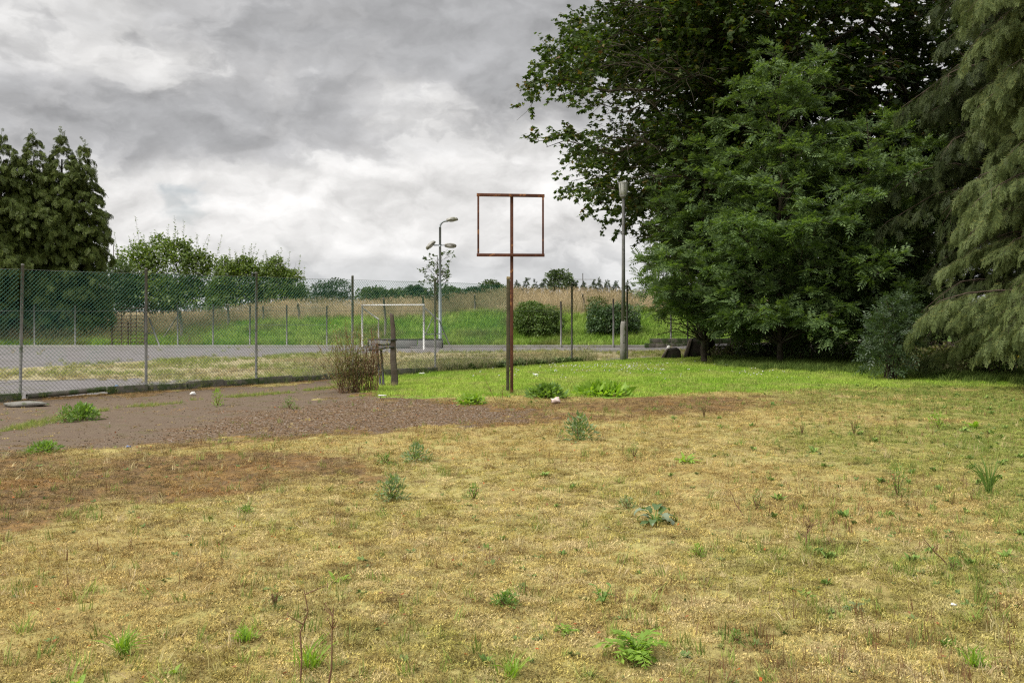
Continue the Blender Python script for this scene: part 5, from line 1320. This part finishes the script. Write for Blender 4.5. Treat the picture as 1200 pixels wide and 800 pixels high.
    scatter('loose_stones', 'brown stones and crumbs of tarmac on the breaking path', np.stack([x, y, gheight(x, y)], 1), r.uniform(.004, .013, len(x)), col, SRC['crumb'], .3)
    # moss and weed along the seam of the path and its lower edge
    t = np.random.default_rng(8); seg = Z_SEAM; n = 3200; k = t.integers(0, len(seg) - 1, n); f = t.random(n)[:, None]
    p = seg[k] * (1 - f) + seg[k + 1] * f + t.normal(0, .10, (n, 2)); p = p[fbm(p[:, 0], p[:, 1], 1.4, 3) > .46]
    col = mixc((.16, .25, .04), (.30, .29, .09), t.random(len(p))); scatter('seam_weeds', 'moss and weeds along the crack of the path', np.column_stack([p, gheight(p[:, 0], p[:, 1])]), t.uniform(.4, 1.1, len(p)), col, SRC['sprig'] + SRC['moss'], .25)
    # lawn
    r = np.random.default_rng(9); n = 46000; y = r.uniform(18.6, 36, n); x = r.uniform(-5, 22, n); z = zones(x, y)
    keep = r.random(n) < z['lawn'] * sstep(.7, .55, x / y) * np.clip(1.25 - .02 * (y - 18), 0, 1); x, y = x[keep], y[keep]
    a = fbm(x, y, .5, 4); b = fbm(x + 9, y + 4, 2.2, 3)
    col = mixc((.25, .40, .04), (.345, .465, .07), sstep(.38, .62, a)); col = mixc(col, (.40, .40, .13), sstep(.5, .7, b) * .6) * r.uniform(.75, 1.2, (len(x), 1))
    scatter('lawn_grass', 'bright green grass of the lawn strip', np.stack([x, y, gheight(x, y)], 1), r.uniform(.7, 1.35, len(x)), col, SRC['lawn'], .12)
    n = 420; y = np.concatenate([r.normal(27.3, .9, 260), r.normal(25.5, 2.5, 160)]); x = np.concatenate([r.uniform(1.0, 6.2, 260), r.uniform(-1, 7, 160)]); z = zones(x, y); k = (z['lawn'] > .8) & (fbm(x, y, .9, 3) > .45)
    x, y = x[k], y[k]; scatter('white_clover', 'tiny white clover heads in the lawn', np.stack([x, y, gheight(x, y) + .06], 1), r.uniform(.012, .026, len(x)), np.tile([.62, .62, .58], (len(x), 1)), SRC['crumb'], .3)
    # rough longer grass where the lawn runs under the trees
    n = 9000; px = r.uniform(838, 1330, n); py = np.interp(px, [780, 850, 900, 980, 1040, 1100, 1200, 1330], [421, 424.5, 429, 431, 434.5, 440, 446, 448]) + r.normal(0, 2.4, n) + 1; q = np.array([G(a_, b_)[:2] for a_, b_ in zip(px, py)])
    col = mixc((.07, .13, .02), (.16, .22, .045), r.random(n)); scatter('edge_grass', 'longer grass fringing the trees', np.column_stack([q, gheight(q[:, 0], q[:, 1])]), r.uniform(.25, .75, n), col, SRC['tall'], .15)
    # weeds on the old court
    n = 26000; y = r.uniform(20.5, 43, n); x = r.uniform(-24, 8, n); z = zones(x, y); a = fbm(x, y, .6, 4)
    keep = r.random(n) < z['strip'] * sstep(.32, .5, a) * .9 + .004; x, y, a = x[keep], y[keep], a[keep]
    g_ = sstep(.35, .65, fbm(x + 50, y, .35, 3) + .12 * r.random(len(x)))
    col = mixc((.40, .335, .17), (.24, .29, .065), g_) * r.uniform(.75, 1.2, (len(x), 1))
    scatter('court_weeds', 'dry weeds and moss growing over the court', np.stack([x, y, gheight(x, y)], 1), r.uniform(.2, .6, len(x)), col, SRC['tall'], .2, sz=r.uniform(.5, 1.0, len(x)))
    # taller weeds behind and along the fence foot beside the lawn
    n = 420; y = r.uniform(23.2, 31.5, n); x = FX(y) - np.abs(r.normal(0, .45, n)) + .12
    k = fbm(x, y, 1.1, 3) > .40; x, y = x[k], y[k]
    col = mixc((.24, .28, .10), (.44, .38, .24), r.random(len(x))); scatter('fence_weeds', 'pale seeding weeds along the fence foot by the lawn', np.stack([x, y, gheight(x, y)], 1), r.uniform(.5, 1.1, len(x)), col, SRC['gold'], .15, sz=r.uniform(.35, .7, len(x)))
    n = 260; y = r.uniform(26.5, 31.0, n); x = FX(y) - np.abs(r.normal(.1, .25, n)); col = mixc((.10, .16, .05), (.16, .22, .08), r.random(n))
    scatter('nettles', 'dark leafy weeds along the fence foot right of the rusty sign', np.stack([x, y, gheight(x, y)], 1), r.uniform(.8, 1.9, n), col, SRC['broad'], .15)
    n = 420; y = r.uniform(16.5, 24.5, n); x = FX(y) + r.normal(.02, .10, n); k = fbm(x, y, 1.3, 3) > .52; x, y = x[k], y[k]
    col = mixc((.10, .17, .03), (.20, .22, .07), r.random(len(x))); scatter('kerb_weeds', 'low weeds along the edging stones of the fence', np.stack([x, y, gheight(x, y) + .05], 1), r.uniform(.15, .5, len(x)), col, SRC['tall'], .2)
    # bank
    n = 12000; x = r.uniform(-27, 15, n); y = 44.1 + 7.2 * r.random(n); a = fbm(x, y, .5, 4); up = sstep(49.9, 51.6, y + (a - .5) * 5 - .9 * sstep(-14, -18, x) * 3)
    keep = r.random(n) > up * .8; x, y, a, up = x[keep], y[keep], a[keep], up[keep]
    col = mixc((.21, .36, .045), (.32, .45, .09), sstep(.35, .65, fbm(x, y + 9, .9, 4))); col = mixc(col, (.20, .185, .075), sstep(.56, .68, a) * .6); col = mixc(col, (.26, .21, .11), up * .8) * r.uniform(.75, 1.2, (len(x), 1))
    scatter('bank_grass', 'long green grass covering the lower bank', np.stack([x, y, bank_z(x, y) - .03], 1), r.uniform(.7, 1.5, len(x)), col, SRC['tall'], .15)
    n = 9500; x = r.uniform(-30, 16, n); y = 46.8 + 9.5 * r.random(n); a = fbm(x, y, .5, 4); up = sstep(49.9, 51.6, y + (a - .5) * 5 + 3.2 * sstep(-14, -18, x))
    keep = r.random(n) < up; x, y = x[keep], y[keep]
    col = mixc((.50, .42, .26), (.66, .56, .37), r.random(len(x))); col = mixc(col, (.22, .21, .09), sstep(.5, .68, fbm(x + 4, y, .8, 4)) * .7) * r.uniform(.75, 1.15, (len(x), 1))
    scatter('seed_grass', 'tall golden seeding grass along the top of the bank', np.stack([x, y, bank_z(x, y) - .03], 1), r.uniform(.55, 1.1, len(x)), col, SRC['gold'], .12)
    n = 2500; x = r.uniform(-25, -12, n); y = r.uniform(44.3, 52, n); keep = r.random(n) < sstep(.45, .62, fbm(x, y, .7, 3)) * sstep(-12.5, -15, x); x, y = x[keep], y[keep]
    col = mixc((.32, .245, .135), (.20, .20, .08), r.random(len(x))); scatter('rough_grass', 'mixed tall grass between the grid gate and the bank', np.stack([x, y, bank_z(x, y) - .03], 1), r.uniform(.5, 1.0, len(x)), col, SRC['gold'], .15)
cover()

# ---------------------------------------------------------------- single plants
def big_leaf(mb, p, az, el, L, W, curl=.5, seed=0, lobes=0.0, nseg=6):
    """a real leaf: midrib folded, edge waved or toothed, bending down towards its tip"""
    r = np.random.default_rng(seed); V = []; pos = np.array(p, float); e = el
    for i in range(nseg + 1):
        t = i / nseg; w_ = W * .5 * (math.sin(math.pi * min(1, t * .93 + .07)) ** .75) * (1 - .25 * t)
        if lobes: w_ *= 1 - lobes * (i % 2)
        if i == nseg: w_ = W * .02
        d = np.array([math.cos(az) * math.cos(e), math.sin(az) * math.cos(e), math.sin(e)]); s = np.array([-math.sin(az), math.cos(az), 0.])
        up = np.cross(d, -s); lift = np.array([0, 0, 1.]) * w_ * .28
        V += [pos + s * w_ + lift + up * r.normal(0, .03) * L * .5, pos, pos - s * w_ + lift + up * r.normal(0, .03) * L * .5]
        pos = pos + d * L / nseg; e -= curl / nseg * 1.6 * (.5 + t)
    F = [[i * 3 + a, i * 3 + a + 1, i * 3 + a + 4, i * 3 + a + 3] for i in range(nseg) for a in (0, 1)]
    mb.add(np.array(V), np.array(F)); return mb
SPOTS = []
def plant(name, label, px, py, wpx, hpx, m_, form='rosette', n=9, cat='weed', group='weeds on the dry ground', seed=0, lw=.32, lobes=0.0, z=0.0):
    q = G(px, py); q[2] = float(gheight(np.array(q[0]), np.array(q[1]))) + z; s = q[1] / FOC; SPOTS.append((q[0], q[1], wpx * s))
    Wd = wpx * s; H = hpx * s
    r = np.random.default_rng(int(px * 7 + py) + seed); root = thing(name, label, cat, q, group)
    parts = form in ('rosette', 'upright') and wpx / 2 >= 10 and n <= 26
    mb = MB()
    def leaf(p, az, el, L, W, curl):
        nonlocal mb
        big_leaf(mb, p, az, el, L, W, curl, r.integers(1e6), lobes, (9 if lobes else 5) if parts else 3)
        if parts: mb.build('leaf', M[m_], root, smooth=True); mb = MB()
    if form == 'rosette':
        for k in range(n):
            el = r.uniform(.35, 1.25) if H > .4 * Wd else r.uniform(.1, .7)
            L = max(Wd * .55, H) * r.uniform(.6, 1.0) if el < .9 else H * r.uniform(.9, 1.15)
            leaf(q + r.normal(0, .06 * Wd, 3) * [1, 1, 0], k * 2.4 + r.normal(0, .3), el, L, L * lw, r.uniform(.5, 1.1))
    elif form == 'feathery':          # deeply cut leaves, each a curved rachis with toothed leaflets
        for k in range(n):
            az = k * 2.4 + r.normal(0, .3); el = r.uniform(.55, 1.5); L = (Wd * .58 if el < .8 else H * 1.05) * r.uniform(.65, 1.05); p = q + r.normal(0, .05 * Wd, 3) * [1, 1, 0]; e = el; st = [p.copy()]
            for j in range(9):
                p = p + np.array([math.cos(az) * math.cos(e), math.sin(az) * math.cos(e), math.sin(e)]) * L / 9; e -= .17; st.append(p.copy())
            st = np.array(st); mb.tube(st, np.linspace(.0035, .0012, 10), 3, caps=False); sd = np.array([-math.sin(az), math.cos(az), 0.]); fw = unit(np.diff(st, axis=0))
            for sg in (1, -1):
                pp = st[1:]; dd = fw * .75 + sd * sg + r.normal(0, .2, (9, 3)); ll = L * .30 * np.sin(np.linspace(.5, 2.9, 9)) * r.uniform(.8, 1.2, 9)
                leaves_quad(mb, pp, dd, np.tile([0, 0, 1.], (9, 1)) + r.normal(0, .3, (9, 3)), ll, ll * .38, droop=.15)
            mb.build('leaf', M[m_], root); mb = MB()
    elif form == 'upright':           # leafy stems
        ns = max(3, n // 5); st = MB()
        for k in range(ns):
            a = k * 2.4 + r.normal(0, .3); e = q + np.array([math.cos(a) * Wd * .33, math.sin(a) * Wd * .33, H * r.uniform(.7, 1.0)])
            pth = bow(q.copy(), e, 0, 4, .02 * H, r); st.tube(pth, np.linspace(.006, .002, 4), 4, caps=False)
            for j in range(max(3, n // ns)):
                t = r.uniform(.15, 1); p = np.array([np.interp(t, np.linspace(0, 1, 4), pth[:, i]) for i in range(3)]); L = max(.35 * Wd, .3 * H) * r.uniform(.6, 1.1)
                leaf(p, a + r.normal(0, 1.3), r.uniform(.1, 1.0), L, L * lw, r.uniform(.3, .9))
        st.build('stem', M['weed'], root)
    elif form == 'bushy':             # fine leaved clump
        m = n * 22; az = r.random(m) * 6.283; el = r.uniform(.0, 1.5, m); rad = r.random(m) ** .5
        d = np.stack([np.cos(az) * np.cos(el), np.sin(az) * np.cos(el), np.sin(el)], 1)
        p = q + d * rad[:, None] * [Wd * .55, Wd * .55, H * 1.15]; sz = max(.17 * Wd, .016) * r.uniform(.6, 1.3, m)
        leaves_quad(mb, p, d + r.normal(0, .5, (m, 3)), r.normal(0, .5, (m, 3)) + [0, 0, 1.], sz, sz * lw)
        st = MB()
        for k in range(7):
            a = k * .9; st.tube([q, q + np.array([math.cos(a) * Wd * .3, math.sin(a) * Wd * .3, H * .75])], [.004, .002], 3, caps=False)
        st.build('stem', M['dock_stem'], root)
    elif form == 'grass':
        for k in range(n * 5):
            az = r.random() * 6.283; el = r.uniform(1.15 if H > 1.3 * Wd else .7, 1.5); L = H * r.uniform(.5, 1.12)
            big_leaf(mb, q + r.normal(0, .10 * Wd, 3) * [1, 1, 0], az, el, L, .007, r.uniform(.2, .8) if H > 1.3 * Wd else r.uniform(.3, 1.3), r.integers(1e6), 0, 3)
    elif form == 'stalk':             # dead branching stalk
        top = q + np.array([wpx * s, r.normal(0, .03), H]); pth = bow(q.copy(), top, 0, 5, .02 * H, r); mb.tube(pth, np.linspace(.0045, .002, 5), 4, caps=False)
        for j in range(n):
            t = r.uniform(.3, 1); p = np.array([np.interp(t, np.linspace(0, 1, 5), pth[:, i]) for i in range(3)]); e = p + r.normal(0, .05, 3) * [1, 1, .3] + [0, 0, .05]
            mb.tube([p, e], [.003, .0015], 3, caps=False); leaves_quad(mb, e[None].repeat(3, 0), r.normal(0, 1, (3, 3)), np.tile([0, 0, 1.], (3, 1)), np.full(3, .014), np.full(3, .006))
    if mb.n: mb.build({'grass': 'blades', 'stalk': 'stalk'}.get(form, 'foliage'), M[m_], root)
    return root
PL = [  # name, label, px, py(base), width, height, material, form, n, extra
    ('thistle_plant', 'bright green prickly leaved thistle, largest plant in the front middle', 747, 772, 54, 54, 'bright_weed', 'feathery', 24, {}),
    ('ragwort_plant', 'dense round green weed a little above the big front thistle', 706, 710, 33, 23, 'weed', 'upright', 19, dict(lw=.4)),
    ('yarrow_plant', 'feathery low green weed left of the front thistle', 661, 741, 38, 17, 'bright_weed', 'feathery', 14, {}),
    ('mallow_plant', 'flat spreading green weed left of the dense round weed', 592, 711, 32, 13, 'weed', 'bushy', 12, dict(lw=.45)),
    ('groundsel_plant', 'small bright weed with a few leaves right of the front thistle', 863, 748, 18, 13, 'weed', 'bushy', 8, {}),
    ('thistle_rosette', 'greyish flat thistle rosette towards the right foreground', 1003, 712, 30, 18, 'grey_weed', 'feathery', 10, {}),
    ('groundsel_plant', 'small bright green tuft just below the burdock', 817, 648, 19, 13, 'bright_weed', 'bushy', 9, {}),
    ('mugwort_plant', 'grey green bushy weed in the middle distance left of centre', 460, 583, 36, 25, 'grey_weed', 'bushy', 20, dict(lw=.3)),
    ('mugwort_plant', 'grey green spreading weed below the timber gate post', 487, 542, 32, 17, 'grey_weed', 'bushy', 14, {}),
    ('groundsel_plant', 'small green cushion left of the spreading grey weed', 452, 545, 18, 11, 'weed', 'bushy', 8, {}),
    ('fleabane_plant', 'airy grey green weed with one longer stem, below the pinkish litter', 678, 517, 40, 27, 'grey_weed', 'bushy', 18, dict(lw=.34)),
    ('grass_cushion', 'compact round green cushion right of the airy grey weed', 743, 537, 17, 15, 'weed', 'bushy', 12, dict(lw=.15)),
    ('dandelion_rosette', 'bright light green leafy rosette midway to the lawn', 803, 543, 36, 15, 'bright_weed', 'rosette', 11, dict(lobes=.3, lw=.34)),
    ('groundsel_plant', 'little green weed left of the burdock in open moss', 555, 584, 21, 17, 'weed', 'bushy', 9, {}),
    ('cudweed_plant', 'small silvery weed just up and left of the burdock', 735, 594, 22, 12, 'grey_weed', 'bushy', 9, {}),
    ('fleabane_plant', 'small upright green weed with red dock scraps beside it', 887, 594, 18, 23, 'weed', 'bushy', 10, dict(lw=.25)),
    ('willowherb_plant', 'tall leafy green weed on the right side of the plot', 1052, 580, 26, 36, 'weed', 'bushy', 16, dict(lw=.22)),
    ('willowherb_plant', 'narrow tall grassy weed near the right picture edge', 1160, 576, 18, 44, 'weed', 'grass', 8, {}),
    ('dock_plant', 'bright broad leaved weed at upper right near the cypress lawn', 1140, 499, 26, 15, 'bright_weed', 'rosette', 9, dict(lw=.4)),
    ('dock_plant', 'yellow green weed left of the bright broad leaved one', 1100, 499, 22, 17, 'bright_weed', 'bushy', 9, {}),
    ('fleabane_plant', 'slim upright green weed standing at upper right of the moss', 1001, 509, 15, 24, 'weed', 'bushy', 9, dict(lw=.25)),
    ('fleabane_plant', 'little dark sprig left of the slim upright weed', 940, 507, 9, 15, 'weed', 'bushy', 6, {}),
    ('fleabane_plant', 'thin single sprig in brown moss below the lawn centre', 825, 491, 9, 20, 'weed', 'bushy', 5, {}),
    ('grass_tuft', 'bright upright grass tuft at the lower left', 143, 766, 28, 36, 'bright_weed', 'grass', 12, {}),
    ('grass_tuft', 'wide low bright grass tuft right of the upright one at lower left', 287, 754, 46, 24, 'bright_weed', 'grass', 16, {}),
    ('plantain_plant', 'plantain with a few pointed light leaves in the left middle foreground', 394, 682, 38, 19, 'bright_weed', 'rosette', 7, dict(lw=.3)),
    ('fleabane_plant', 'small erect weed above the wide grass tuft', 322, 714, 14, 24, 'weed', 'bushy', 7, dict(lw=.22)),
    ('dandelion_rosette', 'tiny flat green rosette on the brown moss at left', 288, 601, 22, 7, 'weed', 'bushy', 7, {}),
    ('sow_thistle_plant', 'clump of leafy green weeds in the path crack at left', 96, 489, 36, 15, 'weed', 'bushy', 26, dict(lw=.4)),
    ('sow_thistle_plant', 'taller leafy weed at the left end of the path crack clump', 76, 492, 18, 18, 'weed', 'bushy', 14, dict(lw=.4)),
    ('young_buddleia', 'small yellow green shrublet on the path crack near the fence', 255, 473, 15, 18, 'bright_weed', 'bushy', 14, dict(lw=.3)),
    ('grass_tuft', 'small green tuft where the gravel meets the path end', 339, 476, 15, 12, 'weed', 'bushy', 9, {}),
    ('burdock_sapling', 'bright leafy weed mat left of the foot of the rusty pole', 552, 473, 32, 8, 'bright_weed', 'bushy', 20, dict(lw=.45)),
    ('burdock_patch', 'leafy green dock patch behind the pinkish litter', 641, 466, 44, 11, 'weed', 'bushy', 26, dict(lw=.5)),
    ('burdock_patch', 'wide bright dock patch at the lawn edge right of the rusty pole', 708, 462, 62, 8, 'bright_weed', 'bushy', 30, dict(lw=.5)),
    ('dandelion_rosette', 'small green rosette far right with a dead stem leaning over it', 1117, 665, 18, 12, 'weed', 'bushy', 9, {}),
    ('grass_tuft', 'low green weeds along the lower path edge at far left', 52, 529, 36, 9, 'weed', 'bushy', 16, {}),
    ('plantain_plant', 'big light green leaf pair at the bottom edge, far left', 92, 804, 30, 20, 'bright_weed', 'rosette', 6, dict(lw=.4)),
    ('plantain_plant', 'small light plantain at the bottom edge between the grass tufts', 205, 790, 22, 16, 'bright_weed', 'rosette', 6, dict(lw=.4)),
    ('grass_tuft', 'pale thin grass tuft at the bottom edge left of centre', 362, 782, 60, 44, 'bright_weed', 'grass', 9, {}),
    ('grass_tuft', 'pale thin grass tuft at the bottom edge below the mallow', 600, 792, 50, 34, 'bright_weed', 'grass', 8, {}),
    ('grass_tuft', 'pale spreading grass tuft in the bottom right corner', 1142, 780, 56, 30, 'bright_weed', 'grass', 10, {}),
    ('grass_tuft', 'fine grass tuft near the bottom right behind the corner tuft', 1110, 752, 30, 18, 'weed', 'grass', 7, {}),
    ('dead_stalk_plant', 'leaning dead brown stalk pointing down to a small rosette at right', 1112, 662, -33, 36, 'dock_stem', 'stalk', 3, {}),
    ('dead_stalk_plant', 'upright branching dead stalk right of the burdock', 943, 640, 4, 44, 'dock_stem', 'stalk', 9, {}),
    ('dead_stalk_plant', 'thin dead stalk standing by the red dock scraps', 872, 604, -16, 32, 'dock_stem', 'stalk', 3, {}),
    ('dead_stalk_plant', 'tall dead stalk at the bottom edge, left of centre', 352, 800, 4, 110, 'dock_stem', 'stalk', 4, {}),
    ('dead_stalk_plant', 'dark bent stalk rising from the bottom edge beside the tall one', 384, 806, 8, 96, 'dock_stem', 'stalk', 5, {}),
    ('thistle_stalk', 'thin seeding thistle stalks left of the rusty pole', 580, 468, -14, 30, 'dock_stem', 'stalk', 8, {}),
    ('thistle_stalk', 'short seeding thistle stalk close to the rusty pole', 588, 470, 2, 20, 'dock_stem', 'stalk', 7, {}),
]
for a in PL: plant(*a[:9], **a[9])
SPOTS += [(-.01, 19.2, .25), (-.05, 19.1, .2), (G(595, 458)[0], 19.9, .15), (-2.55, 21.3, .2), (3.6, 31.9, .25)]
def skirts():  # low growth round the foot of every weed
    r = np.random.default_rng(77); P3 = []
    for x, y, w_ in SPOTS:
        w_ = abs(w_)
        k = 5 + int(w_ * 34); P3.append(np.column_stack([x + r.normal(0, .05 + w_ * .42, k), y + r.normal(0, .05 + w_ * .5, k)]))
    p = np.vstack(P3); p = np.column_stack([p, gheight(p[:, 0], p[:, 1])]); n = len(p)
    col = mixc((.13, .20, .045), (.26, .27, .09), r.random(n)); scatter('weed_fringe', 'low green growth and dry bits round the feet of the weeds', p, r.uniform(.3, .95, n), col, SRC['sprig'] + SRC['herb'] + SRC['stem'], .25)
skirts()
def burdock():
    q = G(768, 612); q[2] = float(gheight(np.array(q[0]), np.array(q[1]))); s = q[1] / FOC
    root = thing('burdock_plant', 'burdock with large grey green leaves, some silvery, in the middle of the moss', 'weed', q, 'weeds on the dry ground')
    L = 24 * s
    for k, (az, el, f, m_, lift) in enumerate(((3.3, .35, .95, 'burdock_grey', .6), (2.7, .10, .8, 'burdock_grey', .35), (.1, .2, .95, 'burdock_grey', .35), (1.3, .45, .95, 'burdock', .7), (5.2, .35, .85, 'burdock_grey', .5), (-.5, -.1, .95, 'burdock_grey', .3),
                                             (2.1, .5, .85, 'burdock', .55), (4.4, .3, .8, 'burdock', .25), (3.7, .0, .8, 'burdock', .15), (.7, .6, .9, 'burdock', .5), (5.7, .2, .7, 'burdock', .2))):
        st = q + np.array([math.cos(az) * .05, math.sin(az) * .05, lift * 22 * s])
        lf = big_leaf(MB(), st, az, el + .25, L * f, L * f * .66, 1.5, k, .22, 9).build('leaf', M[m_], root, smooth=True)
        MB().tube([q, (q + st) / 2 + [0, 0, .02], st + [math.cos(az) * .02, math.sin(az) * .02, .0]], [.007, .005, .004], 5).build('stalk', M['weed'], lf)
burdock()
def ragwort():
    q = G(1193, 441); root = thing('ragwort_plant', 'ragwort with yellow flower heads at the right edge below the cypress', 'flower', q)
    r = np.random.default_rng(3); st = MB(); lf = MB(); fl = MB()
    for k in range(6):
        e = q + np.array([r.normal(-.1, .18), r.normal(-.15, .1), r.uniform(.35, .95)]); pth = bow(q.copy(), e, 0, 4, .03, r); st.tube(pth, np.linspace(.008, .004, 4), 4, caps=False)
        t = r.random(26); p = q + (e - q) * t[:, None]; leaves_quad(lf, p, r.normal(0, 1, (26, 3)) + [0, 0, .3], np.tile([0, 0, 1.], (26, 1)), r.uniform(.05, .11, 26), np.full(26, .03))
        m = 24; leaves_quad(fl, e + r.normal(0, .04, (m, 3)) * [1, 1, .4], r.normal(0, 1, (m, 3)) + [0, 0, .6], np.tile([0, 0, 1.], (m, 1)), np.full(m, .028), np.full(m, .022))
    st.build('stem', M['weed'], root); lf.build('foliage', M['weed'], root); fl.build('flower_heads', M['ragwort'], root)
ragwort()
def dock_clump():
    base = G(424, 459); r = np.random.default_rng(17)
    root = thing('dry_dock_clump', 'tall tangled clump of half dead reddish dock stems around the iron gate remnant', 'shrub', base)
    st, gr, sd = MB(), MB(), MB()
    for k in range(115):
        u = r.random(); p0 = base + np.array([r.uniform(-.5, .36) , r.uniform(-.15, .35), -.02])
        h = r.uniform(.55, 1.28) * (1.15 - .25 * abs(u - .4)); lean_ = r.normal(-.16, .26) if p0[0] < base[0] else r.normal(-.05, .14)
        e = p0 + np.array([lean_, r.normal(0, .15), h]); pth = bow(p0, e, .0, 5, .03, r); pth[3:, 2] -= abs(lean_) * .12
        st.tube(pth, np.linspace(.005, .0022, 5), 4, caps=False)
        red = p0[0] > base[0] + .02
        m = 60; t = r.uniform(.3, 1, m) if red else r.uniform(.1, 1, m); p = np.stack([np.interp(t, np.linspace(0, 1, 5), pth[:, i]) for i in range(3)], 1)
        d = r.normal(0, 1, (m, 3)) * [1, 1, .5] + [0, 0, .5]; sz = r.uniform(.02, .05, m); p = p + r.normal(0, .035, (m, 3))
        (leaves_quad(sd, p, d, np.tile([0, 0, 1.], (m, 1)), sz * .8, sz * .45) if red and r.random() < .65 else leaves_quad(gr, p, d, np.tile([0, 0, 1.], (m, 1)), sz * 1.5, sz * .5))
    st.build('stems', M['dock_stem'], root); gr.build('foliage', M['dock_leaf'], root); sd.build('seed_heads', M['dock_stem'], root)
dock_clump()

# ---------------------------------------------------------------- litter
def litter():
    def bit(name, label, px, py, size, m_, seed, z=.0, amp=.4):
        q = G(px, py); q[2] = float(gheight(np.array(q[0]), np.array(q[1]))) + size[2] * .7 + z
        tag(crumple(MB(), q, size, int(seed * 10)).build(name, M[m_]), label, 'litter', 'bits of litter')
    bit('crumpled_bag', 'crumpled pale pinkish bag lying on moss right of the rusty pole', 651, 473, (.15, .10, .075), 'litter_pink', 1.1)
    bit('crumpled_paper', 'white scrap of crumpled paper on the path below the fence', 226, 461.5, (.085, .06, .05), 'litter_white', 2.3)
    bit('paper_scrap', 'white scrap lying on the lawn behind the rusty pole', 628, 439, (.10, .08, .03), 'litter_white', 3.1)
    bit('paper_scrap', 'white scrap at the fence foot right of the gate post', 494, 438, (.09, .06, .03), 'litter_white', 5.7)
    bit('blue_scrap', 'tiny blue plastic scrap on the lower path', 150, 521.5, (.045, .04, .02), 'litter_blue', 6.2)
    bit('blue_scrap', 'pale blue scrap on the court behind the second fence bay', 137, 455, (.06, .05, .05), 'litter_blue', 7.9)
    bit('plastic_bag', 'small white bag caught beside the dark slabs under the trees', 783.5, 412, (.13, .10, .14), 'litter_white', 8.8)
    bit('paper_scrap', 'tiny white scrap in the moss at the right foreground', 1117, 703, (.022, .018, .01), 'litter_white', 9.4)
    bit('pink_scrap', 'tiny pink scrap in leaf litter under the ash trees', 870, 413, (.07, .06, .05), 'litter_pink', 10.2)
    q = G(448, 468); Y = q[1]
    t = thing('tile_on_stick', 'thin white flat piece lying across a short twig near the gate post', 'litter', q, 'bits of litter')
    MB().box(q + np.array([0, 0, .075]), (.14, .10, .012), rz=.2, ry=.04).build('flat_piece', M['litter_white'], t)
    MB().tube([q - [.03, 0, .02], q + [-.03, 0, .072]], .006, 5).build('twig', M['twig'], t)
    r = np.random.default_rng(4)
    for px, py, lpx, rz, lab in ((1086, 432, 22, .9, 'pale bare stick poking from the bramble under the cypress'), (1075, 443, 30, 3.0, 'long pale stick lying in front of the bramble'), (1170, 444, 12, .6, 'short pale stick beside the dark hole under the cypress')):
        q = G(px, py); L = lpx * q[1] / FOC; a = MB().tube(bow(q + [0, 0, .03], q + np.array([math.cos(rz) * L, -.1, abs(math.sin(rz)) * L * .8 + .12]), .04, 5, .01, r), np.linspace(.016, .007, 5), 5).build('dead_stick', M['twig'])
        tag(a, lab, 'stick', 'bare sticks under the cypress')
    for px, py in ((1075, 452), (1094, 451)):
        pass
litter()
